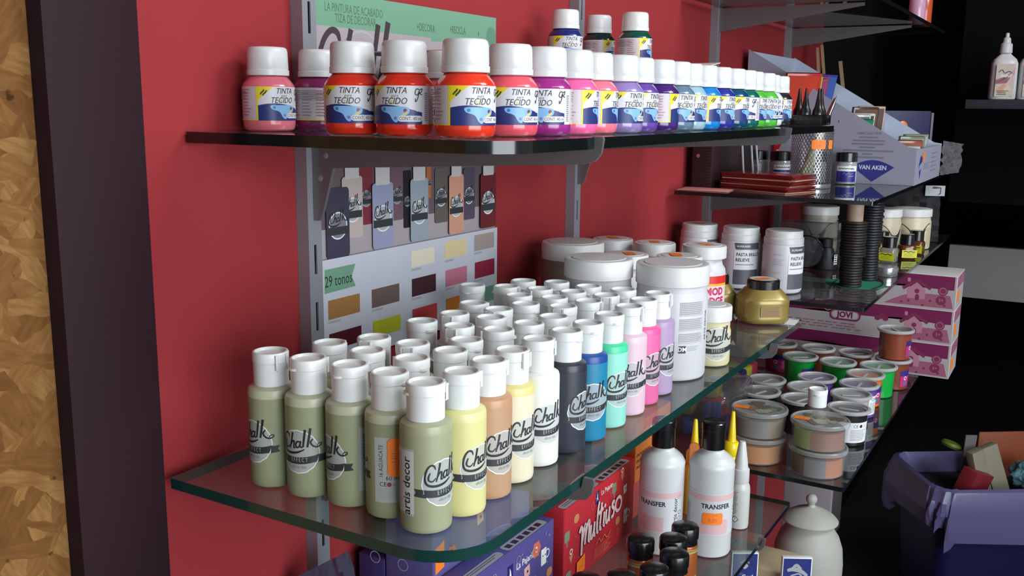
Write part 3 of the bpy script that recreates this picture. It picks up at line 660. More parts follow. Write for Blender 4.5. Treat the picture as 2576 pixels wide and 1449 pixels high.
for x, y, c, ph, l in (
    (-0.0635, -0.0276, (222, 112, 128), 32, 'salmon pink ink bottle standing alone at the left end of the upper shelf'),
    (-0.0222, -0.0409, (124, 36, 92), 160, 'wine purple ink bottle showing its text label, in front of the poster upright'),
    (-0.0868, -0.1301, (224, 52, 30), -12, 'scarlet ink bottle, leftmost of the three scarlet ones'),
    (-0.0834, -0.1720, (222, 48, 30), -21, 'scarlet ink bottle in the middle of the three scarlet ones'),
    (-0.0818, -0.2200, (232, 58, 34), 27, 'scarlet ink bottle at the shelf corner, largest in view'),
    (-0.0267, -0.2210, (236, 92, 108), 18, 'coral red ink bottle right of the scarlet ones'),
    (0.0116, -0.2277, (158, 46, 132), -11, 'magenta purple ink bottle between coral and hot pink'),
    (0.0509, -0.2299, (250, 104, 164), 80, 'hot pink ink bottle in the front row'),
    (0.0901, -0.2282, (244, 120, 140), 78, 'light coral pink ink bottle right of the hot pink one'),
    (0.1287, -0.2336, (146, 126, 184), 40, 'lavender ink bottle in the front row'),
    (0.1705, -0.2299, (104, 70, 160), 54, 'violet ink bottle right of the lavender one'),
    (0.2097, -0.2338, (68, 34, 112), 94, 'deep purple ink bottle turned to its text panel'),
    (0.2490, -0.2341, (98, 124, 146), 34, 'slate blue ink bottle'),
    (0.2882, -0.2315, (156, 190, 204), 59, 'pale sky blue ink bottle'),
    (0.3274, -0.2327, (22, 128, 204), 80, 'bright cyan blue ink bottle'),
    (0.3740, -0.2321, (40, 50, 148), 57, 'royal navy ink bottle'),
    (0.4132, -0.2345, (10, 70, 104), 69, 'petrol blue ink bottle'),
    (0.4587, -0.2329, (6, 98, 88), -5, 'teal green ink bottle'),
    (0.4978, -0.2294, (84, 180, 60), 62, 'grass green ink bottle, nearer of two'),
    (0.5472, -0.2292, (88, 186, 66), 36, 'grass green ink bottle, farther of two'),
    (0.6052, -0.2189, (226, 230, 232), 30, 'white ink bottle near the far end of the row'),
    (0.6575, -0.2162, (36, 36, 42), 57, 'black ink bottle at the far end of the row'),
    (0.0290, -0.1280, (214, 92, 112), -60, 'pink ink bottle half hidden behind the scarlet corner bottle'),
    (0.0800, -0.0660, (112, 30, 84), 10, 'wine ink bottle half hidden behind the scarlet ones'),
):
    ink_bottle(x, y, c, ph, l)
for x, y, c, l in ((0.16, -0.05, (120, 40, 100), 'ink bottle under the near end of the cardboard sheet'), (0.29, -0.05, (60, 90, 150), 'ink bottle under the middle of the cardboard sheet'), (0.43, -0.11, (40, 60, 120), 'ink bottle under the far end of the cardboard sheet'), (0.42, -0.045, (30, 110, 90), 'ink bottle hidden under the cardboard sheet by the second upright')):
    ink_bottle(x, y, c, 30, l)
zc = ZA + .0631
for x, y, c, ph, l in ((0.386, -0.047, (34, 42, 118), 17, 'navy blue ink bottle raised on the cardboard sheet beside the second upright'),
                       (0.462, -0.052, (10, 48, 46), 79, 'blackish green ink bottle in the middle of the raised three'),
                       (0.447, -0.106, (4, 78, 66), 74, 'dark green ink bottle, rightmost of the raised three')):
    ink_bottle(x, y, c, ph, l, z=zc + .0028, group='ink bottles on the cardboard sheet')
# cardboard sheets lying across the caps
m_card = M('grey_cardboard_sheet', (178, 168, 162), rough=.7, bump=.1)
def wavy_sheet(name, x0, x1, y0, y1, z, th, curl, seed, mat, nx=24, ny=5):
    r = random.Random(seed); bm = bmesh.new(); g = {}
    for i in range(nx + 1):
        for j in range(ny + 1):
            u, v = i / nx, j / ny
            dz = curl * max(0, (u - .82) / .18) ** 2 * (1 if j < 2 else .35) + (.0006 * math.sin(u * 23 + seed) if i > nx * .6 and j == 0 else 0)
            for k in (0, 1): g[i, j, k] = bm.verts.new((x0 + (x1 - x0) * u, y0 + (y1 - y0) * v, z + dz + k * th))
    for i in range(nx):
        for j in range(ny):
            for k in (0, 1): bm.faces.new((g[i, j, k], g[i + 1, j, k], g[i + 1, j + 1, k], g[i, j + 1, k]))
    for i in range(nx):
        for j in (0, ny): bm.faces.new((g[i, j, 0], g[i + 1, j, 0], g[i + 1, j, 1], g[i, j, 1]))
    for j in range(ny):
        for i in (0, nx): bm.faces.new((g[i, j, 0], g[i, j + 1, 0], g[i, j + 1, 1], g[i, j, 1]))
    bmesh.ops.recalc_face_normals(bm, faces=bm.faces)
    return mesh(bm, name, mat, 30)
t = thing('cardboard_sheet', 'thin grey cardboard sheets with curled corner laid across the ink bottle caps', 'cardboard')
obj('lower_sheet', wavy_sheet('lower_sheet', .03, .442, -.222, -.022, ZA + .0633, .0009, .0022, 1, m_card), t)
obj('upper_sheet', wavy_sheet('upper_sheet', .06, .435, -.214, -.024, ZA + .0644, .0009, .0048, 4, M('pale_cardboard_sheet', (206, 196, 186), rough=.7)), t)
tag(obj('sticker_strip', box_mesh('strip', .06, -.2235, ZA + .0626, .13, -.18, ZA + .0631, m_orange)), 'orange paper strip peeking from under the cardboard sheets', 'paper strip')
# black cone nozzles in a black tray at the far end
t = thing('nozzle_tray', 'black tray of cone nozzles at the far end of the upper shelf', 'tray', (0.7060, -0.2280, ZA + .0003))
m_blk = M('black_plastic', (16, 16, 18), rough=.25, coat=.3)
obj('tray', prism('tray', [(-.0275, -.042), (.0275, -.042), (.0275, .04), (-.0275, .04)], .014, m_blk, bev=.002), t)
for i, (x, y) in enumerate(((-.016, -.018), (-.014, .012), (.004, -.004), (.016, -.030), (-.006, -.032))):
    obj('cone_nozzle', lathe('nozzle', [(0, 0), (.0075, 0), (.0072, .005), (.0048, .010), (.0028, .022), (.0014, .034), (0, .0345)], m_blk, 16) if not i else bpy.data.meshes['nozzle'], t, (x, y, .014))

# ------------------------------------------------------------------ large jars on the clear glass shelf
m_lidw = M('white_jar_lid', (214, 214, 214), rough=.36); m_milk = M('milky_jar_plastic', (206, 206, 210), rough=.34); m_milk2 = M('grey_white_jar_plastic', (190, 186, 188), rough=.3)
def body_prof(r, h, neck=.9, nh=.010, rb=.004):
    return [(0, .0012), (r * .8, .001), (r - rb, 0), (r - rb * .3, rb * .3), (r, rb), (r, h - nh - .006), (r - .0012, h - nh - .002), (r * neck, h - nh), (r * neck, h), (0, h)]
def lid_prof(r, h, dome=.002, step=0):
    p = [(r - .0012, 0), (r, .0006), (r, h - .0022), (r - .0008, h - .0006), (r - .0028, h)]
    if step: p += [(r * step, h - .0004), (r * step - .001, h + dome * .4), (0, h + dome)]
    else: p += [(r * .6, h + dome * .7), (0, h + dome)]
    return p
def lid_sticker(t, z, x=0, y=0, w=.018, h=.012, rz=0, s='3,90', col=None):
    return obj('price_sticker', price_tag(s, w, h).flat('price_sticker', frame((x, y, z), (math.cos(rz), math.sin(rz), 0), (-math.sin(rz), math.cos(rz), 0)), lift=3e-4), t)
def jar(x, y, z, r, h, lidh, bodymat, label, lidmat=None, phi=0, neck=.93, art=None, cat='jar', name='lidded_jar', sticker=None, group=None, gap=.0015, lr=None, step=.80):
    t = thing(name, label, cat, (x, y, z + .0003), facing(x, y, phi), group)
    obj('jar_body', lathe('jar_body', body_prof(r, h - lidh + .006, neck, .012), bodymat, 48), t)
    obj('screw_lid', lathe('screw_lid', lid_prof(lr or r * 1.01, lidh, .001, step), lidmat or m_lidw, 48), t, (0, 0, h - lidh - .001))
    if art: obj('printed_label', art[0].wrap('jar_label', r, art[1], lift=2e-4), t)
    if sticker: lid_sticker(t, h, *sticker)
    return t
A = Art(); r = .0371; d = lambda a: math.radians(a) * r
for k, (z0, z1) in enumerate(((.016, .030), (.001, .013), (-.012, -.002))):
    A.rect(d(-22), z0, d(22), z1, M('fine_print_field', (186, 186, 192), rough=.5)); A.lines(d(-21), z0 + .0006, d(21), z1 - .0004, 7 - k, m_grey, .22, .15, seed=k)
A.rrect(d(-22), -.022, d(-10), -.0145, .0005, m_banner); A.text('DM', d(-16), -.0183, .0064, m_white, bold=.02); A.lines(d(-8), -.021, d(14), -.0155, 3, m_lgrey, .4, .2)
A.text('ARTIS DECOR', d(33), .004, .0050, m_ink, rot=PI / 2)
jar(0.308, -0.2175, ZB, .0371, .118, .021, m_milk, 'tallest white screw-lid jar at the end of the chalk bottles, small print on its side', phi=36, neck=.965, art=(A, .052))
jar(0.283, -0.1455, ZB, .0355, .120, .020, m_milk2, 'greyish white jar behind the bottles, left of the tallest jar', phi=0, neck=.965)
jar(0.389, -0.061, ZB, .0365, .118, .020, M('sand_coloured_jar_content', (150, 128, 116), rough=.3), 'jar with sand coloured contents, nearest the wall upright', phi=0, neck=.97)
for x, y, l, s in ((0.564, -0.032, 'white lidded jar with orange sticker against the red wall, behind the sand coloured jar', (0, 0, .020, .013, .4)),
                   (0.561, -0.094, 'white lidded jar with orange sticker between wall and red-labelled glue jar', (.004, 0, .016, .013, .2)),
                   (0.446, -0.104, 'white lidded jar with orange sticker directly behind the greyish white jar', (.006, .004, .022, .013, .3)),
                   (0.470, -0.163, 'white lidded jar with orange sticker directly behind the tallest jar', (.004, -.004, .022, .014, .2))):
    jar(x, y, ZB, .0272, .100, .016, m_milk2, l, phi=0, neck=.9, sticker=s, group='jars with orange lid stickers', name='small_jar')
# red labelled glue jar
A = Art(); r = .0262; d = lambda a: math.radians(a) * r
A.rect(d(-70), -.030, d(70), .026, M('pale_pink_label', (226, 206, 210), rough=.4)); A.rect(d(-70), .0165, d(70), .026, M('red_label_band', (214, 42, 36), rough=.4)); A.rect(d(-70), .0135, d(70), .0165, M('yellow_label_band', (236, 170, 44), rough=.4))
A.poly([(d(-70), .0135), (d(-44), .0135), (d(-52), -.006), (d(-70), -.012)], M('orange_label_corner', (226, 120, 40), rough=.4))
m_crim = M('crimson_print', (196, 28, 92), rough=.4)
A.text('MOD', d(4), .0065, .0125, m_crim, bold=.05, xs=.85); A.text('PODGE', d(-4), -.0055, .0125, m_crim, bold=.05, xs=.85); A.rect(d(-70), -.030, d(70), -.016, M('crimson_label_foot', (150, 34, 66), rough=.4))
A.lines(d(-40), -.015, d(40), -.0125, 1, m_ink, .8, 0)
t = thing('glue_jar', 'white glue jar with red, yellow and pink label and big crimson letters', 'jar', (0.556, -0.1635, ZB + .0003), facing(.556, -.1635, 30)); t.scale = (1.08, 1.08, 1.02)
obj('jar_body', lathe('glue_body', [(0, .001), (.022, 0), (.0262, .003), (.0262, .066), (.0255, .071), (.0225, .0755), (.0215, .080), (.0215, .088), (0, .088)], m_milk, 44), t)
obj('screw_lid', lathe('glue_lid', lid_prof(.0262, .016, .001, .8), m_lidw, 44), t, (0, 0, .084)); obj('printed_label', A.wrap('jar_label', .0262, .038, lift=2e-4), t); lid_sticker(t, .1006, .002, 0, .020, .013, .3)
# small chalk jar
A = Art(); chalk_badge(A, 0, 0, .0185, m_white); m_clear = M('frosted_clear_rim', (220, 222, 222), rough=.25)
t = jar(0.3695, -0.2405, ZB, .0212, .0665, .017, [M('cream_chalk_jar', (214, 206, 164), rough=.3)], 'small cream chalk paint jar at the shelf edge with looping black lettering', phi=22, neck=.95, art=(A, .0255), name='chalk_jar', lr=.0216, step=.7)
# gold paint jars, squarish with shoulders
m_gold = M('gold_metallic_paint', (150, 132, 68), rough=.34, metal=.3, coat=.3)
def gold_jar(x, y, rz, label, sticker=True):
    t = thing('gold_paint_jar', label, 'jar', (x, y, ZB + .0003), facing(x, y, rz), 'squat gold paint jars with black caps')
    obj('jar_body', lathe('gold_body', [(0, .001), (.020, 0), (.0265, .0015), (.0285, .005), (.0280, .009), (.0282, .026), (.0286, .030), (.0262, .034), (.0215, .040), (.0190, .043), (0, .043)], m_gold, 56, 40, sup=.62), t)
    obj('screw_cap', lathe('gold_cap', [(.0182, 0), (.0190, .0006), (.0190, .0115), (.0180, .0128), (0, .013)], m_blk, 44), t, (0, 0, .0415))
    A = Art(); A.disc(0, 0, .0160, M('pale_cap_disc', (206, 204, 200), rough=.4), 36); obj('cap_disc', A.flat('cap_disc', frame((0, 0, .0545), (1, 0, 0), (0, 1, 0)), lift=1.5e-4), t)
    if sticker: lid_sticker(t, .0548, .002, -.002, .018, .009, 1.9, s='4,50')
    A = Art(); A.rect(-.0125, -.0068, .0125, .0068, M('ochre_label_film', (148, 118, 60), rough=.35)); A.lines(-.0115, -.006, .0115, .006, 9, M('brown_fine_print', (108, 84, 46), rough=.5), .4, .15)
    obj('text_label', A.flat('text_label', frame((.0283, 0, .017), (0, 1, 0), (0, 0, 1)), lift=3e-4), t)
    A = Art(); A.rect(-.0125, -.0068, .0125, .0068, M('gold_label_film', (170, 152, 96), rough=.35)); A.lines(-.0105, -.005, .0115, .005, 6, M('brown_fine_print', (108, 84, 46)), .3, .3)
    obj('side_label', A.flat('side_label', frame((0, .0283, .017), (-1, 0, 0), (0, 0, 1)), lift=3e-4), t)
    return t
gg = gold_jar(0.6125, -0.226, 22, 'squat gold paint jar with orange sticker at the glass shelf corner')
gg.scale = (1.1, 1.1, 1.02); gold_jar(0.620, -0.158, 10, 'gold paint jar mostly hidden between glue jar and relief paste', False)
tag(obj('paper_label', box_mesh('lb', 0, -.013, 0, .034, .013, .0004, m_white), loc=(.606, -.258, ZB + .0002), rz=.1), 'small white price label flat on the glass shelf corner', 'label')

# ------------------------------------------------------------------ relief paste jars (middle right shelf)
m_slate = M('slate_label_print', (84, 84, 94), rough=.45)
def paste_label():
    A = Art(); r = .0306; d = lambda a: math.radians(a) * r
    A.poly([(d(0), .0305), (d(78), .0305), (d(78), .0205), (d(6), .0205), (d(3), .022)], m_slate); A.text('AUXILIARES', d(26), .0255, .0040, m_white, shear=.2, bold=.02)
    A.rrect(d(0), -.0105, d(78), .0185, .001, M('paste_label_white', (222, 224, 230), rough=.4))
    A.text('PASTA BRILLO', d(42), .0125, .0070, m_ink, bold=.025, xs=.86); A.text('RELIEVE', d(25), .0042, .0070, m_ink, bold=.025, xs=.9); A.lines(d(4), -.0045, d(60), -.0025, 1, m_grey, .6, 0)
    A.rrect(d(0), -.034, d(78), -.0112, .001, m_slate)
    for k, (a, b) in enumerate(((.016, .019), (.001, .011), (-.012, -.008), (-.021, -.019))): A.lines(d(-44), a, d(-12), b, 1 + int((b - a) / .0026), m_lgrey, .25, .3, seed=k)
    return A.wrap('paste_label', r, .0420, lift=2e-4)
PL = paste_label()
PB = lathe('paste_body', [(0, .001), (.025, 0), (.0285, .0015), (.0304, .005), (.0306, .070), (.0300, .0735), (.0290, .0745), (.0290, .0755), (0, .0755)], M('white_paste_jar', (208, 210, 216), rough=.32), 48)
PLID = lathe('paste_lid', [(.0290, 0), (.0298, .0005), (.0296, .0085), (.0288, .0095), (.0280, .0098), (.0278, .0185), (.0270, .0198), (.0250, .0202), (.0220, .0192), (.0205, .0196), (0, .0196)], M('white_paste_lid', (206, 210, 210), rough=.34), 48)
for x, y, ph, l in ((0.856, -0.050, 24, 'white relief paste jar with orange sticker, nearest the wall'), (0.856, -0.118, -17, 'white relief paste jar in the middle of the three'), (0.852, -0.186, 17, 'white relief paste jar nearest the shelf front')):
    t = thing('paste_jar', l, 'jar', (x, y, ZD + .0003), facing(x, y, ph), 'white relief paste jars'); obj('jar_body', PB, t); obj('stepped_lid', PLID, t, (0, 0, .0752)); obj('printed_label', PL, t)
    if y > -.06: lid_sticker(t, .0952, -.002, 0, .020, .013, .3)

# ------------------------------------------------------------------ things on the middle right shelf
m_cord = M('dark_brown_leather_cord', (36, 28, 28), rough=.5, bump=.3, bscale=500); m_cordk = M('black_waxed_cord', (30, 31, 35), rough=.45); m_wood = M('pale_turned_wood', (164, 140, 122), rough=.6, vary=.06)
def coil_mesh(r, th, mat, nm): return lathe(nm, [(r * .6, 0), (r - .001, .0002), (r, th * .3), (r, th * .7), (r - .001, th - .0002), (r * .6, th)], mat, 28)
def spool(x, y, r, h, coils, mat, label, top, core):
    t = thing('cord_spool', label, 'cord spool', (x, y, ZD + .0012), 0, 'upright spools of cord'); th = h / coils; cm = coil_mesh(r, th * .96, mat, 'cord_coil')
    obj('core_tube', lathe('core', [(0, 0), (core, 0), (core, top), (core * .6, top), (core * .6, top - .01), (0, top - .01)], m_wood, 24), t); rr = random.Random(int(x * 100))
    for k in range(coils):
        c = obj('cord_coil', cm, t, (rr.uniform(-.0007, .0007), rr.uniform(-.0007, .0007), th * k), rr.uniform(0, 6)); s = rr.uniform(.95, 1.03) * (1.04 if k > coils * .45 else .93); c.scale = (s, s, 1)
    return t
spool(0.953, -0.268, .0190, .104, 24, m_cord, 'spool of brown cord coils with bare wooden core on top', .134, .0125)
spool(1.030, -0.279, .0178, .134, 30, m_cordk, 'taller spool of black cord coils reaching the shelf above', .135, .010)
tag(obj('felt_disc', lathe('felt', [(0, 0), (.046, 0), (.046, .0008), (0, .0008)], M('green_felt', (28, 128, 92), rough=.9), 40), loc=(.985, -.270, ZD + .0002)), 'green felt disc lying under the cord spools', 'felt disc')
tag(obj('loose_cord', tube('loose', [(.985 + .056 * math.cos(a) * 1.25, -.275 + .036 * math.sin(a), ZD + .0018) for a in [k * PI / 12 - 2.2 for k in range(20)]], .0009, m_cordk, 6)), 'loose loop of black cord on the shelf beside the spools', 'cord')
# black ink bottle with a round clear blister
m_clearp = pane_mat('clear_blister_plastic', (232, 234, 236), refl=1.4, haze=.10, hcol=(150, 150, 155))
t = thing('ink_well', 'black conical ink bottle with square cap behind the spools', 'ink bottle', (1.115, -0.190, ZD + .0003), facing(1.115, -.19, 0)); t.scale = (1.12, 1.12, 1.1); m_inkb = M('black_ink_glass', (10, 10, 14), rough=.5)
obj('bottle_body', lathe('well', [(0, 0), (.0215, 0), (.0220, .002), (.0130, .032), (.0105, .035), (0, .035)], m_inkb, 32), t); obj('cap', lathe('wcap', [(.010, 0), (.0115, .0005), (.0112, .013), (0, .0135)], m_inkb, 24), t, (0, 0, .035))
A = Art(); A.rect(-.004, -.012, .004, .008, m_white); A.lines(-.003, -.011, .003, .007, 5, m_navy, .5, .2); obj('side_label', A.wrap('well_label', .0190, .016, lift=1.2e-3), t, rz=1.0)
t = thing('blister_pack', 'round clear blister with dark rim leaning by the conical ink bottle', 'packaging', (1.085, -0.165, ZD + .031), facing(1.085, -.165, 0))
obj('clear_disc', lathe('bdisc', [(0, 0), (.028, 0), (.028, .0008), (0, .0008)], m_clearp, 40), t, rot=(0, PI / 2, 0)); obj('rim', tube('brim', [(.0004, .0282 * math.cos(k * PI / 20), .0282 * math.sin(k * PI / 20)) for k in range(40)], .0011, m_blk, 6, True), t)
def clear_box(x0, y0, x1, y1, z, h, label, tl=None):
    t = thing('clear_box', label, 'plastic box', ((x0 + x1) / 2, (y0 + y1) / 2, z + .0003), 0); w, d = (x1 - x0) / 2, (y1 - y0) / 2
    obj('clear_tray', box_mesh('ctray', -w, -d, 0, w, d, h * .55, m_clearp, bev=.002), t); obj('clear_lid', box_mesh('clid', -w - .001, -d - .001, h * .555, w + .001, d + .001, h, m_clearp, bev=.003), t)
    if tl: A = Art(); tl(A); obj('label', A.flat('blab', frame((-w - .0012, 0, h * .6), (0, -1, 0), (0, 0, 1)), lift=4e-4), t)
    return t
def burst(A):
    A.rect(-.008, -.014, .008, .018, m_lgrey); A.ring(0, .008, .006, .001, m_grey, 20)
    for k in range(7): a = math.radians(200 + 26 * k); A.stroke([(.001, -.002, 1), (.001 + .014 * math.cos(a), -.002 + .014 * math.sin(a), .6)], .0016, m_ink, n=2)
clear_box(.93, -.165, 1.03, -.035, ZD, .058, 'clear plastic box with spidery black and white label behind the relief paste', burst)
clear_box(1.19, -.19, 1.27, -.09, ZD, .070, 'taller clear plastic box behind the conical ink bottle')
# cream jars with dark swirl
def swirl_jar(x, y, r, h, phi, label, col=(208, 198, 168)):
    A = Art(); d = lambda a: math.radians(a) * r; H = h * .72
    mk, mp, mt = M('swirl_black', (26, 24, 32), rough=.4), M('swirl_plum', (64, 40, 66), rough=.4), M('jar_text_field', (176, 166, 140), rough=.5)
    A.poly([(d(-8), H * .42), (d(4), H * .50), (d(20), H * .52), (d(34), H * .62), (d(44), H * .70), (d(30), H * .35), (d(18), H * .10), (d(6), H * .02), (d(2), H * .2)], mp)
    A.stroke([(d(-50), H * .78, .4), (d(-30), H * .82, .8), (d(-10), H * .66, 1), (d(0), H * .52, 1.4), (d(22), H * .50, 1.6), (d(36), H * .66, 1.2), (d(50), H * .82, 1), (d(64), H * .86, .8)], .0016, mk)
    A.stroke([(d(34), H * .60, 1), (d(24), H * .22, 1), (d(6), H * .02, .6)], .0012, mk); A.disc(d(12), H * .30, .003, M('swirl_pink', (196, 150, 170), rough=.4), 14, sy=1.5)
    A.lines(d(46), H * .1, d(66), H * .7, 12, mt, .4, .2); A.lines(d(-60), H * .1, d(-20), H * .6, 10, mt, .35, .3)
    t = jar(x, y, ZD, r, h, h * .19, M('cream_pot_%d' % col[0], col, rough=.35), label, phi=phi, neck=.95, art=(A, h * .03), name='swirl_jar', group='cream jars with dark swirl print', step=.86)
    return t
swirl_jar(1.484, -.276, .0380, .082, 5, 'largest cream jar with plum swirl at the far end of the middle shelf')
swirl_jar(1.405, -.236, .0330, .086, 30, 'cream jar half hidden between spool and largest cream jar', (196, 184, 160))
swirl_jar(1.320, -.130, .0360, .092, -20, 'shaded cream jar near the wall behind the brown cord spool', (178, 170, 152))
m_ylab = M('acid_yellow_label', (200, 202, 28), rough=.45); m_glassb = M('clear_bottle_glass', (150, 146, 140), rough=.12, trans=.35, coat=.4)
def mini(x, y, phi, label, brown=False):
    t = thing('pigment_bottle', label, 'small bottle', (x, y, ZD + .0003), facing(x, y, phi), 'little yellow-labelled bottles'); t.scale = (1.12, 1.12, 1.12)
    m = M('amber_content', (96, 54, 28), rough=.15, coat=.4) if brown else m_glassb
    obj('bottle_body', lathe('mini_body', [(0, .001), (.0125, 0), (.0138, .002), (.0138, .020), (.0125, .0225), (.0100, .0240), (0, .0240)], m, 40, 40, sup=.6), t); obj('cap', lathe('mini_cap', [(.0112, 0), (.0118, .0005), (.0116, .0165), (.0105, .0175), (0, .0178)], m_blk, 28), t, (0, 0, .0238))
    A = Art(); A.rect(-.0125, -.0065, .0125, .0065, m_ylab); A.stroke([(-.010, .0034), (-.006, .0046), (-.002, .0030), (.002, .0044), (.006, .0030), (.009, .0040)], .0014, m_ink); A.lines(-.009, -.005, .009, .0008, 4, M('olive_print', (120, 122, 20)), .3, .3); obj('yellow_label', A.flat('mini_label', frame((.0139, 0, .0095), (0, 1, 0), (0, 0, 1)), lift=3e-4), t)
    return t
mini(1.262, -.273, -14, 'little glass bottle with yellow label nearest the spools'); mini(1.322, -.295, 20, 'little amber bottle with yellow label, middle one', True); mini(1.396, -.301, -10, 'little bottle with yellow label farthest along, before the largest cream jar', True)
mini(1.300, -.228, 30, 'little black-capped bottle behind the nearest yellow-labelled one', True); mini(1.345, -.245, 30, 'little black-capped bottle behind the middle yellow-labelled one', True)
t = thing('round_tin', 'shallow shiny round tin beside the black cord spool', 'tin', (1.098, -.2965, ZD + .0003)); obj('tin_body', lathe('tin', [(0, 0), (.0190, 0), (.0195, .001), (.0195, .009), (0, .009)], M('brushed_tin', (196, 198, 198), rough=.22, metal=.8), 36), t); obj('tin_lid', lathe('tinlid', [(.0195, 0), (.0200, .0004), (.0200, .0055), (.0192, .0065), (0, .0068)], M('brushed_tin', (196, 198, 198)), 36), t, (0, 0, .009))
tag(obj('paper_tag', prism('ptag', [(0, 0), (.022, 0), (.006, .026)], .0006, M('mint_paper', (168, 204, 170), rough=.7), axis='y'), loc=(1.115, -.262, ZD + .0003), rz=1.9), 'mint green paper triangle standing behind the shiny tin', 'paper tag')
def crumple(name, pts, nx, ny, amp, seed, mat, thick=.0006, rnd=.25):
    """quad patch over four corners with irregular folds"""
    r = random.Random(seed); p = [Vector(q) for q in pts]; n = (p[1] - p[0]).cross(p[3] - p[0]).normalized(); ph = [(r.uniform(5, 16), r.uniform(5, 16), r.uniform(0, 6)) for _ in range(4)]
    bm = bmesh.new(); g = {}
    for i in range(nx + 1):
        for j in range(ny + 1):
            u, v = i / nx, j / ny; q = p[0].lerp(p[1], u).lerp(p[3].lerp(p[2], u), v)
            o = sum(abs(math.sin(a * u + b * v + c)) for a, b, c in ph) / 4 - .5 + r.uniform(-rnd, rnd); g[i, j] = bm.verts.new(q + n * amp * o)
    for i in range(nx):
        for j in range(ny): bm.faces.new((g[i, j], g[i + 1, j], g[i + 1, j + 1], g[i, j + 1]))
    bmesh.ops.solidify(bm, geom=bm.faces[:], thickness=thick); bmesh.ops.recalc_face_normals(bm, faces=bm.faces)
    return mesh(bm, name, mat, 25)
m_bagc = pane_mat('crinkled_clear_bag', (206, 206, 210), refl=1.5, haze=.28, hcol=(120, 116, 120))
t = thing('clear_pouch', 'crumpled clear pouch with white header at the far end of the middle shelf', 'pouch', (0, 0, 0)); obj('pouch_film', crumple('pf', [(1.56, -.16, ZD + .001), (1.60, -.315, ZD + .001), (1.62, -.31, ZD + .115), (1.58, -.15, ZD + .13)], 12, 10, .022, 5, m_bagc), t)
obj('header', box_mesh('ph', -.02, -.001, 0, .02, .001, .022, m_lgrey), t, (1.61, -.30, ZD + .098), 2.0)

# ------------------------------------------------------------------ lower right shelf: modelling clay boxes and tubs
m_box = M('box_board_white', (196, 192, 190), rough=.5); m_mag = M('magenta_box_print', (118, 30, 80), rough=.45); m_rose = M('dusty_rose_print', (160, 92, 118), rough=.5); m_dmag = M('dark_rose_print', (128, 44, 76), rough=.5); m_rosel = M('light_rose_print', (186, 128, 148), rough=.5)
def clay_box(z, lab, pill, n):
    L, H, X, D = .390, .0622, 1.219, .105
    t = thing('clay_carton', lab, 'box', (X, -.008, z), 0, 'stacked cartons of modelling clay'); obj('carton', box_mesh('carton', 0, -L, 0, D, 0, H, m_box, bev=.0008), t)
    A = Art(); A.rect(.001, .001, L - .001, H - .001, M('carton_pale_print', (176, 168, 170), rough=.5)); A.rect(.001, H * .64, L - .004, H - .0016, m_mag)
    A.poly([(.001, H * .64)] + [(.001 + (L - .005) * k / 20, H * (.62 + .035 * math.sin(k * .9))) for k in range(21)] + [(L - .004, H * .66), (.001, H * .66)], m_mag)
    A.poly([(.27, .0035)] + [(.27 + .0058 * k, .0035 + .0235 * math.sin(min(1, k / 11) * PI / 2)) for k in range(1, 20)] + [(.3865, .0035)], m_rose)
    for k in range(7): A.disc(.300 + .012 * k, .0085 + .006 * (k % 3) - .003 * (k % 2), .0022, m_dmag, 10)
    hx = .325; A.poly([(hx - .016, .016), (hx + .014, .016), (hx + .014, .034), (hx - .001, .046), (hx - .016, .034)], m_rosel)
    A.stroke([(hx - .024, .033), (hx - .001, .050)], .0058, m_dmag, 2); A.stroke([(hx - .003, .051), (hx + .023, .036)], .0058, m_dmag, 2); A.rect(hx - .017, .046, hx - .012, .053, m_rosel)
    A.disc(hx, .030, .0042, m_dmag, 14); A.disc(hx + .001, .019, .0036, m_dmag, 14, sy=1.6)
    A.disc(.368, .034, .0082, m_dmag, 20); A.disc(.366, .017, .0082, m_dmag, 20); A.ring(.368, .034, .0060, .0009, m_rosel, 18); A.text('3+', .366, .017, .0080, m_rosel)
    A.disc(.262, .036, .0050, m_dmag, 12); A.disc(.269, .040, .0058, m_dmag, 12); A.disc(.276, .036, .0050, m_dmag, 12)
    A.rrect(.028, .026, .082, .033, .0032, m_mag)
    if pill: A.rrect(.176, .0235, .232, .0440, .009, m_mag); A.rrect(.1785, .0260, .2295, .0415, .0075, m_rosel); A.rrect(.181, .0275, .227, .0400, .006, m_box); A.text('JOVI', .204, .0337, .0145, m_mag, bold=.05); A.disc(.172, .046, .0072, m_rosel, 18); A.ring(.172, .046, .0055, .0020, m_mag, 16)
    for k in range(3):
        for q in range(9): A.rect(.100 + .014 * q + .006 * k, .0168 - .0050 * k, .100 + .014 * q + .006 * k + (.011 if (q + k) % 3 else .007), .0184 - .0050 * k, m_rose)
    obj('side_print', A.flat('carton_print', frame((-.0001, 0, 0), (0, -1, 0), (0, 0, 1))), t)
    A = Art(); A.rect(.004, .002, D - .004, H - .002, m_lgrey); A.rect(.004, H * .64, D - .004, H - .002, m_rose); A.rect(.012, .012, .050, .034, m_orange); obj('end_print', A.flat('end_print', frame((0, -L - .0001, 0), (1, 0, 0), (0, 0, 1))), t)
    return t
clay_box(ZE + .0003, 'magenta and white clay carton at the bottom of the stack of three', False, 0); clay_box(ZE + .0626, 'magenta and white clay carton in the middle of the stack, brand oval showing', True, 1); clay_box(ZE + .1249, 'magenta and white clay carton on top of the stack, by the shelf above', False, 2)
m_tublid = M('frosted_tub_lid', (190, 192, 192), rough=.28, trans=.22); m_tubwell = M('clear_tub_lid_well', (176, 178, 178), rough=.18, trans=.62)
TLID = lathe('tub_lid', [(.0262, -.0050), (.0300, -.0046), (.0306, -.0030), (.0306, -.0008), (.0296, 0), (.0262, .0002), (.0250, -.0012)], m_tublid, 40)
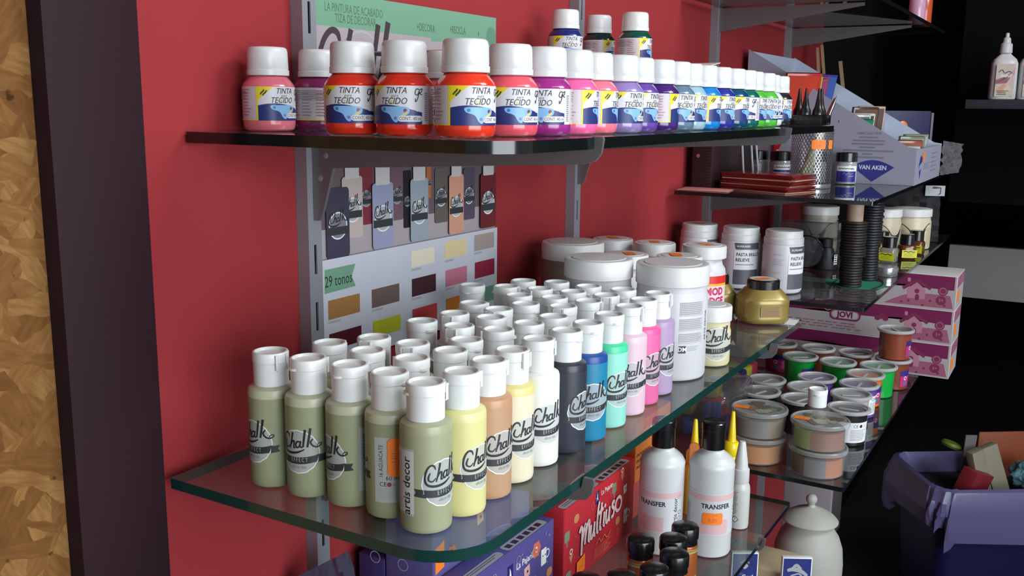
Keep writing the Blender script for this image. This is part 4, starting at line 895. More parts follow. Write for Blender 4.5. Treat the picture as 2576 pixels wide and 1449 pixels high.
TWELL = lathe('tub_lid_well', [(.0250, -.0012), (.0236, -.0042), (0, -.0046)], m_tubwell, 40); TBAR = box_mesh('tub_bar', -.014, -.0022, -.0046, .014, .0022, -.0030, m_tublid, bev=.0006)
m_lp, m_lb, m_lt = M('tub_label_pink', (186, 44, 120), rough=.45), M('tub_label_indigo', (52, 40, 128), rough=.45), M('tub_label_teal', (60, 128, 136), rough=.45)
def tub_label(kind):
    A = Art(); r = .0262; d = lambda a: math.radians(a) * r
    if kind == 'white':
        A.rect(d(-60), -.016, d(48), .014, m_white); A.text('CE', d(-4), .0085, .0062, m_ink); A.disc(d(14), .0085, .0024, m_ink, 16); A.ring(d(30), .0085, .0024, .0006, m_lgrey, 3); A.lines(d(-20), -.014, d(40), .003, 8, m_grey, .3, .3)
    else:
        A.rect(d(-30), -.016, d(60), .012, m_lp); A.rect(d(-30), .003, d(60), .012, m_lb); A.disc(d(-6), -.001, .0036, m_white, 18); A.disc(d(-6), -.001, .0022, m_lp, 14); A.rect(d(-14), -.013, d(4), -.007, m_lt); A.lines(d(20), -.014, d(54), .000, 6, m_white, .25, .3); A.disc(d(36), .0075, .003, m_yel, 12, sy=.5)
    return A.wrap('tub_label', r, .022, lift=4e-4, taper=lambda z: .0248 + .0014 * z / .045)
TL = {'white': tub_label('white'), 'pink': tub_label('pink')}; _TB = {}
def tub(x, y, col, ph, label, kind='pink', z=ZE, sticker=0):
    k = '%d_%d_%d' % col
    if k not in _TB: _TB[k] = (lathe('tub_body', [(0, .0008), (.0232, 0), (.0248, .0016), (.0262, .045), (.0262, .0468), (0, .0468)], M('clay_' + k, col, rough=.3, coat=.3), 40), lathe('clay_top', [(0, .0002), (.0225, 0), (.0225, -.002), (0, -.002)], M('clay_' + k, col), 24))
    t = thing('clay_tub', label, 'tub', (x, y, z + .0003), facing(x, y, ph), 'tubs of modelling clay')
    obj('tub_body', _TB[k][0], t); c = obj('tub_lid', TLID, t, (0, 0, .0518)); obj('lid_well', TWELL, c); obj('lid_bar', TBAR, c, rz=ph * .03)
    obj('tub_label', TL[kind], t)
    if sticker: obj('price_sticker', price_tag('2,50', .014, .010).wrap('price_sticker', .0262, .024, lift=9e-4), t, rz=math.radians(sticker))
    return t
BRN, GRN, VIO, WHT, BLK, ORG = (124, 62, 44), (18, 142, 54), (96, 76, 150), (176, 174, 172), (34, 32, 34), (226, 112, 30)
for x, y, c, ph, l, k, st in (
    (1.118, -.122, BRN, -10, 'brown clay tub at the back left, pink label towards the yellow clay', 'pink', 0), (1.121, -.189, BRN, 100, 'brown clay tub in the back row beside the cartons, left of two', 'pink', 0), (1.124, -.2545, BRN, 110, 'brown clay tub in the back row beside the cartons, right of two', 'pink', 0),
    (1.116, -.3185, BRN, 62, 'brown clay tub at the shelf edge carrying another one', 'pink', 0), (1.044, -.177, GRN, 40, 'green clay tub, leftmost of three', 'pink', 0), (1.042, -.2415, GRN, 60, 'green clay tub, middle of three', 'pink', 0), (1.052, -.3055, (20, 164, 66), 130, 'green clay tub at the shelf edge', 'pink', 0),
    (.985, -.297, ORG, 62, 'orange clay tub at the shelf edge', 'pink', 0), (.922, -.2345, VIO, 120, 'violet clay tub in the inner row', 'pink', 0), (.921, -.300, VIO, 62, 'violet clay tub at the shelf edge with white label', 'white', 88),
    (.866, -.169, WHT, 120, 'white clay tub, leftmost of three', 'pink', 0), (.859, -.2345, WHT, 120, 'white clay tub, middle of three behind the flip-cap bottle', 'pink', 0), (.856, -.301, WHT, 40, 'white clay tub at the shelf edge', 'white', 0),
    (.796, -.180, BLK, 120, 'black clay tub, leftmost of three', 'white', 0), (.790, -.2435, BLK, 120, 'black clay tub, middle of three behind the flip-cap bottle', 'white', 0), (.782, -.313, BLK, 30, 'black clay tub with white label at the shelf edge', 'white', 80)):
    tub(x, y, c, ph, l, k, sticker=st)
tub(1.116, -.3185, (140, 66, 44), 76, 'brown clay tub stacked on top of another at the back of the shelf', 'pink', ZE + .0525)
chalk_bottle(.690, -.300 + .012, (78, 74, 70), (84, 80, 76), 150, 30, 'dark grey flip-cap paint bottle standing alone among the clay tubs', group=None, z=ZE)
# wide clear tubs with coloured contents, two stacks of two
m_wl = M('frosted_wide_lid', (184, 188, 186), rough=.18, trans=.55); m_clr = M('clear_tub_wall', (196, 200, 198), rough=.12, trans=.82)
def wide_tub(x, y, z, cols, label, sticker=None, spots=None):
    t = thing('wide_tub', label, 'tub', (x, y, z + .0003), facing(x, y, 0), 'wide clear tubs in two stacks')
    obj('tub_wall', lathe('wtub', [(0, .0006), (.0320, 0), (.0338, .0014), (.0358, .0275), (.0368, .0300)], m_clr, 48), t)
    for k, (a0, a1, c) in enumerate(cols):
        n = 12; pts = [(0, 0)] + [(.0322 * math.cos(math.radians(a0 + (a1 - a0) * i / n)), .0322 * math.sin(math.radians(a0 + (a1 - a0) * i / n))) for i in range(n + 1)]
        obj('clay_wedge', prism('wedge', pts, .0235, M('clay_%d_%d_%d' % c, c, rough=.4, bump=.2, bscale=120), off=.0015), t)
    l = obj('tub_lid', lathe('wlid', [(.0368, 0), (.0380, .0004), (.0380, .0044), (.0372, .0054), (.0350, .0056), (.0340, .0046), (0, .0050)], m_wl, 48), t, (0, 0, .0306))
    if spots:
        A = Art(); rr = random.Random(spots)
        for k in range(9):
            c = [(120, 132, 96), (104, 92, 84), (150, 152, 140), (92, 96, 88), (138, 104, 92)][k % 5]; a = rr.uniform(0, 6.3); q = rr.uniform(.004, .022)
            A.disc(q * math.cos(a), q * math.sin(a), rr.uniform(.006, .011), M('lid_print_%d' % c[0], c, rough=.4), 12, .18, 3)
        obj('lid_picture', A.flat('lidpic', frame((0, 0, .0051), (1, 0, 0), (0, 1, 0)), lift=1e-4, gap=3e-5), l)
    if sticker: obj('price_sticker', price_tag('2,95', .020, .013).flat('ps', frame((sticker[0], sticker[1], .0357), (math.cos(sticker[2]), math.sin(sticker[2]), 0), (-math.sin(sticker[2]), math.cos(sticker[2]), 0)), lift=6e-4), t)
    return t
OR2, GY, DK, GN2, BR2, MR = (196, 128, 62), (112, 110, 112), (66, 62, 66), (126, 152, 84), (136, 92, 74), (74, 26, 34)
wide_tub(.646, -.222, ZE, ((-180, 180, OR2),), 'wide clear tub of light orange clay, bottom of the left stack', (.018, .014, 1.5)); wide_tub(.646, -.222, ZE + .0366, ((-100, 20, GY), (20, 80, (124, 108, 84)), (80, 260, DK)), 'wide clear tub of grey clays with orange sticker, top of the left stack', (.006, -.024, 1.4), 3)
wide_tub(.640, -.3045, ZE, ((-90, -30, MR), (-30, 20, GY), (20, 80, (176, 108, 74)), (80, 270, DK)), 'wide clear tub of maroon and copper clay, bottom of the right stack'); wide_tub(.640, -.3045, ZE + .0366, ((-95, -20, GN2), (-20, 75, BR2), (75, 265, (110, 106, 96))), 'wide clear tub of green and brown clay, top of the right stack', (.006, -.023, 1.4), 5)
# bag of coloured clay bars behind
t = thing('clay_bar_bag', 'clear bag of coloured clay bars behind the left tub stack', 'bag', (.745, -.105, ZE + .0003), 0); rr = random.Random(2)
for k, (x, y, z, c) in enumerate(((-.05, -.035, 0, (36, 44, 128)), (-.045, .000, 0, (50, 92, 176)), (-.01, -.045, 0, (70, 52, 130)), (.02, -.025, 0, (190, 46, 62)), (.03, .015, 0, (186, 184, 52)), (-.02, .020, 0, (176, 176, 56)), (-.040, -.030, .024, (52, 104, 180)), (-.005, -.02, .024, (196, 54, 66)), (.025, -.01, .024, (196, 192, 60)), (-.03, .012, .024, (150, 154, 56)), (.0, -.015, .046, (190, 186, 64)), (.03, .01, .046, (60, 60, 130)))):
    obj('clay_bar', box_mesh('bar', -.017, -.013, 0, .017, .013, .022, M('clay_%d_%d_%d' % c, c, rough=.4, bump=.3, bscale=60), bev=.005), t, (x, y, z), rr.uniform(-.5, .5))
obj('bag_film', box_mesh('bagf', -.078, -.064, -.0001, .060, .045, .074, m_bagc, bev=.014, seg=3), t)
t = thing('clay_bar_box', 'long open pack of coloured clay bars leaning along the inner side of the clay tubs', 'box', (.92, -.075, ZE + .0003), 0)
obj('card_tray', box_mesh('ctr', -.10, -.045, 0, .10, .045, .010, m_box, bev=.001), t)
for k, c in enumerate(((60, 118, 74), (40, 112, 140), (188, 180, 60), (52, 44, 120), (196, 190, 66), (176, 60, 80))): obj('clay_bar', box_mesh('bar2', -.014, -.038, 0, .014, .038, .030, M('clay_%d_%d_%d' % c, c, rough=.4), bev=.005), t, (-.08 + .032 * k, 0, .010))

# ------------------------------------------------------------------ lowest left shelf: activity boxes, transfer bottles, small jars
def c4(n, c): return M(n, c, rough=.45)
m_pur, m_purd, m_redb = c4('violet_box_board', (82, 76, 138)), c4('dark_violet_board', (58, 48, 102)), c4('red_box_board', (184, 38, 50))
def deco(A, spots, seed, light):
    r = random.Random(seed)
    for (x, y, k) in spots:
        if k == 'mug': A.rrect(x - .006, y - .009, x + .005, y + .009, .001, m_white); A.ring(x + .007, y + .001, .005, .0014, m_white, 14); A.disc(x - .002, y + .001, .001, m_ink, 8); A.disc(x + .003, y + .001, .001, m_ink, 8)
        if k == 'blob': A.disc(x, y, .0085, c4('salmon_creature', (206, 104, 84)), 18, .12, 6); A.rrect(x - .0014, y - .003, x + .0016, y + .003, .0006, m_white); A.rect(x - .0006, y - .002, x + .001, y + .001, m_ink)
        if k == 'card': A.poly([(x - .006, y - .007), (x + .005, y - .005), (x + .004, y + .007), (x - .007, y + .005)], c4('pale_pink_creature', (222, 168, 170))); A.disc(x, y, .0016, m_ink, 10)
        if k == 'leaf': A.disc(x, y, .005, c4('tan_creature', (196, 136, 84)), 14, .25, 2, 1.3)
        if k == 'gum': A.rrect(x - .006, y - .005, x + .006, y + .007, .002, c4('sage_creature', (122, 140, 116))); A.rect(x - .0015, y - .011, x + .0015, y - .005, c4('sage_creature', (122, 140, 116)))
        if k == 'cup': A.poly([(x - .004, y - .007), (x + .004, y - .005), (x + .005, y + .005), (x - .005, y + .004)], m_white); A.ring(x, y + .008, .004, .0012, m_crim, 12); A.disc(x - .001, y, .001, m_ink, 8); A.disc(x + .002, y, .001, m_ink, 8)
        if k == 'cone': A.poly([(x - .005, y), (x, y - .010), (x + .005, y)], c4('tan_creature', (196, 136, 84))); A.ring(x, y + .004, .0036, .0014, m_white, 12)
    for k in range(26):
        x, y, a = r.uniform(.008, .180), r.uniform(.006, .088), r.uniform(0, 3.1); A.stroke([(x, y), (x + .003 * math.cos(a), y + .003 * math.sin(a))], .0008, light, 1)
    for k in range(6): A.ring(r.uniform(.01, .178), r.uniform(.01, .085), .004, .0005, light, 16)
def activity_box(x, y0, y1, z1, w, mats, label, front=None, side=None, top=None):
    h = z1 - ZF - .0003; t = thing('activity_box', label, 'box', (x, 0, ZF + .0003), 0, 'cardboard activity boxes')
    obj('carton', box_mesh('abox', 0, y0, 0, w, y1, h, mats, bev=.0008), t)
    for nm, art, fr in (('front_print', front, frame((0, y0 - .0001, 0), (1, 0, 0), (0, 0, 1))), ('side_print', side, frame((-.0001, y1, 0), (0, -1, 0), (0, 0, 1))), ('top_print', top, frame((0, y0, h + .0001), (1, 0, 0), (0, 1, 0)))):
        if art: A = Art(); art(A); obj(nm, A.flat(nm, fr), t)
    return t
def logo(A, x, y, s=1.0):
    A.rect(x - .0055 * s, y - .009 * s, x + .0055 * s, y + .009 * s, c4('navy_logo_square', (34, 32, 98))); A.poly([(x - .003 * s, y - .006 * s), (x, y - .002 * s), (x + .003 * s, y - .006 * s), (x + .001 * s, y + .003 * s), (x - .001 * s, y + .006 * s), (x - .0008 * s, y)], m_white)
    A.text('La Pajarita', x + .031 * s, y + .0015 * s, .0098 * s, m_white, bold=.01, xs=.95)
def handle_top(A, w, dp, n=6):
    A.rrect(w * .52, .001, w * .94, .013, .004, m_lgrey)
    for k in range(n): A.rect(w * .545 + k * w * .062, .0035, w * .545 + k * w * .062 + w * .042, .010, c4('handle_hole_print', (70, 36, 60)))
    A.rrect(w * .02, .001, w * .48, .011, .004, m_lgrey); A.lines(w * .05, .003, w * .45, .0085, 2, m_banner, .3, .1)
PW, PH = .187, .0936
def pf(A):
    A.rect(.0008, .0008, PW - .0008, PH - .0012, m_pur)
    logo(A, .098, .070, 1.0); deco(A, ((.150, .074, 'blob'), (.132, .058, 'card'), (.166, .060, 'mug'), (.178, .038, 'leaf')), 5, m_lgrey)
    A.stroke([(.142, .030), (.146, .047)], .0036, m_white, 1); A.stroke([(.152, .026), (.155, .042)], .0036, m_white, 1)
def rf(A):
    A.rect(.0008, .0008, PW - .0008, PH - .0012, m_redb)
    logo(A, .082, .080, .86); deco(A, ((.030, .074, 'leaf'), (.008, .060, 'gum'), (.128, .074, 'gum'), (.160, .064, 'cup'), (.150, .086, 'cone'), (.018, .036, 'cone'), (.012, .012, 'gum'), (.140, .030, 'leaf'), (.163, .028, 'mug')), 9, c4('pink_confetti', (214, 110, 120)))
    m = c4('handwritten_title', (222, 196, 196)); ms = c4('title_shadow', (110, 24, 34)); 
    for dx, mm in ((.0012, ms), (0, m)):
        X, Y, s = .040 + dx, .034 - dx, .0225
        T = lambda p: [(X + s * a, Y + s * b + .10 * s * a) for a, b in p]
        for q in ([(-.2, .95), (-.05, 1.15), (.1, 1.0), (.1, .6), (.05, -.35)], [(.1, .3), (.3, .9), (.45, 1.1), (.5, .8), (.42, .05)], [(.46, .4), (.65, .95), (.85, 1.1), (.88, .7), (.82, .1), (1.0, .0)],
                  [(1.1, .75), (1.05, .2), (1.2, .0), (1.4, .3), (1.48, .75)], [(1.48, .75), (1.45, .1), (1.6, 0)], [(1.98, 1.6), (1.82, .9), (1.78, .1), (1.95, .0)], [(2.3, 1.4), (2.2, .8), (2.12, .1), (2.3, 0)], [(1.95, .95), (2.5, 1.02)],
                  [(2.62, .75), (2.54, .1), (2.7, 0)], [(2.88, .75), (2.82, .2), (2.98, 0), (3.18, .3), (3.24, .75)], [(3.24, .75), (3.2, .1), (3.34, 0)], [(3.86, .72), (3.66, .8), (3.58, .6), (3.8, .35), (3.72, .05), (3.48, .02)]):
            A.stroke(T(q), .0046, mm, 5)
        A.disc(X + s * 2.68, Y + s * 1.32, .0026, mm, 12); A.ring(X + s * 4.35, Y + s * .82, .0105, .0042, mm, 24)
    A.ring(.098, .062, .020, .0005, m_rose, 24); m3 = c4('amber_small_print', (206, 128, 84)); A.stroke([(.078, .024), (.086, .029), (.092, .023), (.10, .028), (.108, .022), (.118, .027)], .0012, m3); A.lines(.074, .006, .122, .019, 5, m3, .2, .3)
    A.poly([(.030, .004), (.050, .007), (.050, .026), (.030, .022)], m_orange); A.text('9,75', .040, .013, .0062, m_orangetxt)
activity_box(.0350, -.131, -.104, ZF + .094, PW, m_pur, 'violet activity box in front, bird logo and little creatures', pf, None, lambda A: handle_top(A, PW, .03))
def sidep(A): A.lines(.004, .002, .050, .05, 1, m_purd, .01, 0); A.disc(.03, .035, .008, c4('faded_creature', (150, 76, 96)), 14, .12, 5); A.disc(.0016, .001, .0002, m_pur, 6); A.ring(.020, .10, .006, .0008, m_lgrey, 16); A.disc(.013, .170, .0035, m_lgrey, 12); A.ring(.012, .06, .004, .0006, m_lgrey, 14)
def pbf(A):
    A.rect(.0008, .0008, .175, .220, c4('violet_box_board2', (92, 86, 144)))
    A.poly([(.004, .097), (.018, .100), (.018, .126), (.004, .122)], m_orange); A.text('9,75', .011, .110, .0058, m_orangetxt, rot=.1); A.disc(.030, .108, .0075, c4('salmon_creature', (206, 104, 84)), 16, .14, 6); A.rect(.028, .106, .031, .112, m_ink)
    A.lines(.05, .16, .15, .20, 5, m_lgrey, .3, .3); deco(A, ((.08, .125, 'card'), (.13, .14, 'mug')), 3, m_lgrey)
activity_box(.0455, -.1015, -.048, -.178, .176, c4('violet_box_board2', (92, 86, 144)), 'taller violet activity box standing behind, orange price sticker on its corner', pbf, sidep)
activity_box(.0450, -.046, -.016, -.300, .17, m_purd, 'low dark violet box by the red wall', None, sidep)
activity_box(.2440, -.1315, -.095, ZF + .094, PW, m_redb, 'red activity box with white handwritten title', rf, None, lambda A: handle_top(A, PW, .03))
activity_box(.2440, -.092, -.045, -.325, .187, c4('red_box_board2', (170, 44, 56)), 'plain red box just behind the titled red box', None, None)
m_ob = c4('orange_box_board', (238, 138, 72))
def obf(A):
    A.rect(.0008, .0008, .1142, .0772, m_ob)
    m = c4('brown_box_print', (150, 84, 48)); A.stroke([(.012, .052), (.022, .058), (.032, .048), (.044, .062)], .0018, c4('olive_curl_print', (150, 150, 60)), 4); A.rrect(.046, .050, .060, .064, .001, m_white)
    for k in range(3): A.stroke([(.004 + .004 * i, .034 - .008 * k + .0022 * (i % 2)) for i in range(12)], .0028, m, 2)
t = thing('orange_carton', 'bright orange box resting on a red one, right of the red activity box', 'box', (.440, -.128, -.3440), 0); obj('carton', box_mesh('oc', 0, 0, 0, .115, .06, .078, m_ob, bev=.0008), t)
A = Art(); obf(A); obj('front_print', A.flat('ofp', frame((0, -.0001, 0), (1, 0, 0), (0, 0, 1))), t)
activity_box(.4380, -.120, -.060, -.3445, .112, c4('rose_box_board', (196, 92, 92)), 'plain rose red box carrying the orange box', None, None)
# wrapped pack at the lower left corner
t = thing('wrapped_pack', 'crinkled lavender plastic pack leaning at the lower left below the chalk bottles', 'pack', (0, 0, 0))
obj('pack_film', crumple('pk', [(-.044, -.016, ZF + .003), (-.030, -.105, ZF + .003), (-.030, -.0690, -.2535), (-.044, -.016, -.2880)], 14, 10, .008, 9, M('lavender_film', (104, 100, 128), rough=.22, coat=.5), .010, rnd=.05), t)
# transfer bottles
m_tr = M('frosted_bottle', (206, 210, 210), rough=.32, sss=.0); m_pk = c4('pale_rose_label', (212, 178, 180)); m_trl = c4('transfer_label', (202, 204, 208))
def transfer_label():
    A = Art(); r = .0262; d = lambda a: math.radians(a) * r; A.rect(d(-88), -.030, d(98), .022, m_trl); A.rect(d(-88), .0125, d(98), .0195, m_pk); A.rrect(d(-30), -.0285, d(44), -.0105, .002, m_pk)
    A.text('TRANSFER', d(10), .0055, .0078, m_ink, bold=.03, xs=.95); A.text('artis decor', d(76), -.004, .0074, m_ink, rot=PI / 2, bold=.01); A.ring(d(88), .013, .0028, .0004, m_ink, 4); A.lines(d(-84), -.026, d(-62), .010, 9, M('mauve_fine_print', (168, 140, 156), rough=.5), .3, .2, vert=True)
    for k in range(3): A.ring(d(90), -.020 + .007 * k, .0026, .0005, m_ink, 12)
    return A.wrap('transfer_label', r, .0590, lift=2e-4)
TLAB = transfer_label()
TBODY = lathe('transfer_body', [(0, .001), (.0215, 0), (.0248, .0014), (.0260, .004), (.0262, .1060), (.0266, .1085), (.0260, .1110), (.0238, .1155), (.0185, .1205), (.0135, .1240), (.0118, .1262), (.0115, .1290), (0, .129)], m_tr, 48)
TCAP = lathe('transfer_cap', [(.0128, 0), (.0137, .0006), (.0136, .0230), (.0141, .0236), (.0140, .0312), (.0130, .0324), (.0112, .0318), (0, .0312)], m_blk, 40); TTAB = prism('ttab', [(-.0042, 0), (-.003, -.0016), (.003, -.0016), (.0042, 0)], .003, m_blk, off=0)
for x, y, ph, l, s in ((.428, -.2305, 6, 'white transfer bottle with orange price sticker, nearer one', 1), (.4035, -.1785, -36, 'white transfer bottle behind, without price sticker', 0)):
    t = thing('transfer_bottle', l, 'bottle', (x, y, ZF + .0003), facing(x, y, ph), 'black-capped transfer bottles'); obj('bottle_body', TBODY, t); c = obj('flip_cap', TCAP, t, (0, 0, .1275)); obj('cap_tab', TTAB, c, (-.0134, 0, .024), PI / 2); obj('printed_label', TLAB, t)
    if s: obj('price_sticker', price_tag('8,00', .0235, .0145).wrap('ps', .0262, .050, lift=6e-4), t, rz=math.radians(2))
t = thing('glue_bottle', 'small white bottle with tapered nozzle at the shelf edge beside the transfer bottles', 'glue bottle', (.511, -.2405, ZF + .0003), facing(.511, -.2405, 0))
obj('bottle_body', lathe('glb', [(0, .001), (.0100, 0), (.0122, .001), (.0128, .004), (.0128, .050), (.0120, .0555), (.0104, .0585), (.0104, .0600), (0, .06)], M('frosted_glue_bottle', (192, 196, 190), rough=.3), 36), t)
obj('nozzle_cap', lathe('glc', [(.0104, 0), (.0108, .001), (.0106, .017), (.0088, .0182), (.0080, .026), (.0044, .0500), (.0036, .0525), (0, .053)], M('white_nozzle_cap', (204, 206, 206), rough=.35), 32), t, (0, 0, .0595))
A = Art(); r = .0128; d = lambda a: math.radians(a) * r; A.lines(d(-62), .000, d(-6), .030, 16, M('fine_print_field2', (140, 138, 146), rough=.5), .5, .2); A.poly([(d(-38), -.006), (d(-18), -.0105), (d(2), -.006), (d(-18), -.0015)], m_ink); A.poly([(d(-33), -.006), (d(-18), -.0095), (d(-3), -.006), (d(-18), -.0025)], m_white); A.text('!', d(-18), -.006, .0052, m_ink, bold=.03)
A.rect(d(-70), -.008, d(-56), .000, M('red_hazard_patch', (206, 120, 110), rough=.5)); obj('printed_label', A.wrap('gll', r, .020, lift=2e-4), t)
m_yb = M('bright_yellow_plastic', (232, 208, 22), rough=.3, coat=.3)
def yellow_bottle(x, y, h, label, price=False):
    t = thing('nozzle_bottle', label, 'bottle', (x, y, ZF + .0003), facing(x, y, 0), 'yellow cone-nozzle bottles'); k = h - .058
    obj('bottle_body', lathe('yb', [(0, .001), (.0120, 0), (.0130, .002), (.0130, k - .016), (.0105, k - .008), (.0075, k - .004), (.0075, k), (0, k)], M('amber_yellow_bottle', (228, 200, 52), rough=.25, coat=.3), 32), t)
    obj('collar', lathe('yc', [(.0100, 0), (.0105, .001), (.0103, .014), (.0085, .017), (.0055, .018), (0, .018)], m_yb, 32), t, (0, 0, k - .002)); obj('cone_cap', lathe('ycc', [(.0058, 0), (.0052, .004), (.0026, .038), (.0020, .0405), (0, .041)], m_yb, 24), t, (0, 0, k + .0158))
    if price:
        A = Art(); A.rrect(-.0065, -.016, .0065, .016, .0062, m_orangetxt); A.rrect(-.0055, -.015, .0055, .015, .0052, c4('dull_orange_tag', (222, 142, 82))); A.text('2,40', 0, 0, .0062, m_orangetxt, rot=PI / 2); obj('price_tag', A.flat('pt', frame((.0136, 0, h * .66), (0, 1, 0), (0, 0, 1)), lift=6e-4), t)
yellow_bottle(.578, -.2065, .128, 'bright yellow bottle with cone nozzle just behind the nearer transfer bottle'); yellow_bottle(.520, -.176, .128, 'yellow bottle with oval orange price tag between the two transfer bottles', True)
t = thing('craft_pouch', 'cream packaging pouch standing behind the black bottle caps', 'packaging', (.500, -.060, ZF + .0003), -.3); obj('pouch', prism('cp', [(-.055, 0), (.055, 0), (.055, .150), (.040, .160), (-.045, .158), (-.055, .148)], .010, M('cream_pouch', (206, 188, 178), rough=.35), axis='y', bev=.003), t)
A = Art(); A.disc(0, .08, .024, m_pk, 20, .1, 5); A.lines(-.04, .02, .04, .04, 4, m_lgrey, .4, .3); obj('pouch_print', A.flat('cpp', frame((0, -.0001, 0), (1, 0, 0), (0, 0, 1)), lift=2e-4), t)
# copper jars with black lids
m_cop = M('copper_paint', (168, 92, 46), rough=.3, metal=.4); m_goldl = M('gold_foil_label', (196, 188, 118), rough=.3, metal=.4)
JB = lathe('copper_body', [(0, .001), (.0120, 0), (.0134, .0015), (.0138, .004), (.0138, .058), (.0128, .061), (.0120, .062), (0, .062)], m_cop, 40)
JL = lathe('copper_lid', [(.0132, 0), (.0138, .0006), (.0138, .0060), (.0142, .0068), (.0146, .0072), (.0146, .0178), (.0138, .0196), (.0115, .0206), (0, .0210)], m_blk, 40)
A = Art(); r = .0138; d = lambda a: math.radians(a) * r; A.rect(d(-10), .022, d(120), .0262, m_goldl); A.rect(d(-10), -.026, d(-4), .022, m_goldl); A.rect(d(-4), -.006, d(120), -.0045, m_goldl); A.rect(d(-4), -.018, d(120), -.006, M('dark_label_band', (66, 60, 44), rough=.4)); A.lines(d(0), -.016, d(100), -.008, 3, m_goldl, .35, .3); A.lines(d(4), .0232, d(110), .0252, 1, M('dark_gold_print', (110, 100, 56)), .5, .2)
A.rect(d(-4), -.026, d(120), -.018, M('olive_gold_band', (176, 178, 92), rough=.35)); JA = A.wrap('copper_label', r, .030, lift=2e-4)
for x, y, ph, l in ((.257, -.2145, -60, 'black-lidded copper paint jar next to the red box'), (.2765, -.2430, 14, 'black-lidded copper paint jar in the middle of the cluster'), (.3110, -.2430, 18, 'black-lidded copper paint jar farthest right, before the transfer bottle'), (.2440, -.2570, 20, 'black-lidded copper paint jar in front of the middle one'),
                    (.2030, -.2520, 10, 'black-lidded copper paint jar near the bottom edge of the photo'), (.1730, -.2310, 0, 'black-lidded copper paint jar cut by the bottom edge, only its lid top visible'), (.1500, -.2050, 0, 'black-lidded copper paint jar at bottom left of the cluster, a sliver visible')):
    t = thing('copper_jar', l, 'paint jar', (x, y, ZF + .0003), facing(x, y, ph), 'black-lidded copper paint jars'); obj('jar_body', JB, t); obj('jar_lid', JL, t, (0, 0, .0592)); obj('foil_label', JA, t)

# ------------------------------------------------------------------ below the lowest shelf
def struct_shelf(): shelf('bottom left glass shelf below the frame of the lowest left shelf', -0.16, 0.70, -0.0145, 0.32, -.62, 0.006, [m_smoke, m_gedged], 0.004)
struct_shelf()
m_nv = c4('deep_blue_card', (34, 46, 120))
def blue_card(x, y, z, w, h, rz, label, full):
    t = thing('hang_card', label, 'card pack', (x, y, z), rz, 'blue hanging card packs'); obj('card', box_mesh('hc', 0, -.004, 0, w, .004, h, m_white, bev=.0008), t)
    A = Art(); A.rect(.0015, h * .16, w - .0015, h - .0015, m_nv); A.rect(.0015, .001, w - .0015, h * .16, c4('ochre_card_foot', (206, 150, 44)))
    cx, cy = w * .5, h * .80
    if full: # brimmed hat over a bearded head, as a loose brush sketch
        A.stroke([(cx - .013, cy + .010, .8), (cx - .006, cy + .012, 1.2), (cx + .004, cy + .010, 1.2), (cx + .014, cy + .003, .8)], .0048, m_lgrey); A.stroke([(cx - .006, cy + .013), (cx - .001, cy + .018), (cx + .005, cy + .012)], .0042, m_lgrey)
        A.ring(cx, cy - .004, .0105, .0022, m_lgrey, 20, .06, 5); A.disc(cx - .001, cy - .006, .006, m_white, 14, .12, 4); A.stroke([(cx - .004, cy - .004), (cx, cy - .009), (cx + .004, cy - .005)], .0012, m_nv)
    else:
        A.stroke([(cx - .006, h * .90), (cx, h * .93), (cx + .006, h * .90)], .0026, m_grey); A.disc(cx, h * .875, .0042, m_lgrey, 14, .12, 4); A.text('Van', cx - .006, h * .80, .0060, m_grey); A.text('Gogh', cx + .005, h * .77, .0080, m_white, bold=.02); A.lines(cx - .002, h * .725, cx + .012, h * .735, 1, m_grey, .6, 0)
    obj('card_print', A.flat('hcp', frame((0, -.0041, 0), (1, 0, 0), (0, 0, 1))), t)
blue_card(.580, -.214, -.6195, .036, .150, -1.03, 'blue card pack with white lettering seen through the lowest glass shelf', False); blue_card(.615, -.273, -.6195, .040, .144, -1.06, 'blue card pack with pale hat sketch in front of the wooden box', True)
tag(obj('wooden_box', box_mesh('wb', 0, 0, 0, .075, .085, .112, M('pale_birch', (190, 172, 138), rough=.6, vary=.05), bev=.002), loc=(.628, -.290, -.6195), rz=0), 'plain pale wooden box between the blue cards and the ceramic jar', 'box')
for o in bpy.data.objects:
    if o.name == 'glass_shelf.007': o.location.z = -.16   # bottom right shelf sits lower for the tall jar
ZJ = ZH - .16; m_cer = M('matt_white_ceramic', (172, 172, 164), rough=.55)
t = thing('ceramic_jar', 'matt white ceramic lidded jar with ball knob on the bottom right shelf', 'jar', (.945, -.235, ZJ + .0003), 0)
obj('jar_body', lathe('cer_body', [(0, .001), (.044, 0), (.048, .003), (.053, .04), (.0565, .10), (.0570, .150), (.0545, .177), (.0480, .196), (.0405, .207), (.0385, .212), (.0390, .221), (.0360, .221), (0, .220)], m_cer, 56), t)
obj('domed_lid', lathe('cer_lid', [(.0420, 0), (.0452, .0010), (.0453, .0026), (.0395, .0090), (.028, .0165), (.015, .0222), (.0072, .0250), (.0054, .0285), (.0066, .0310), (.0088, .0350), (.0092, .0390), (.0074, .0430), (.0038, .0455), (0, .046)], m_cer, 56), t, (0, 0, .221))
tag(obj('white_canvas', box_mesh('wc', 0, -0.2323, 0, .012, -0.1449, .31, M('canvas_white', (136, 130, 134), rough=.8), bev=.002), loc=(1.12, 0, ZJ + .0003)), 'blank pale grey canvas standing behind the ceramic jar', 'canvas')
struct('trim_3', box_mesh('dado2', 1.71, -.030, FLOOR, 2.31, -.0031, -.735, M('grey_wall_panel', (150, 140, 142), rough=.7), bev=.001))

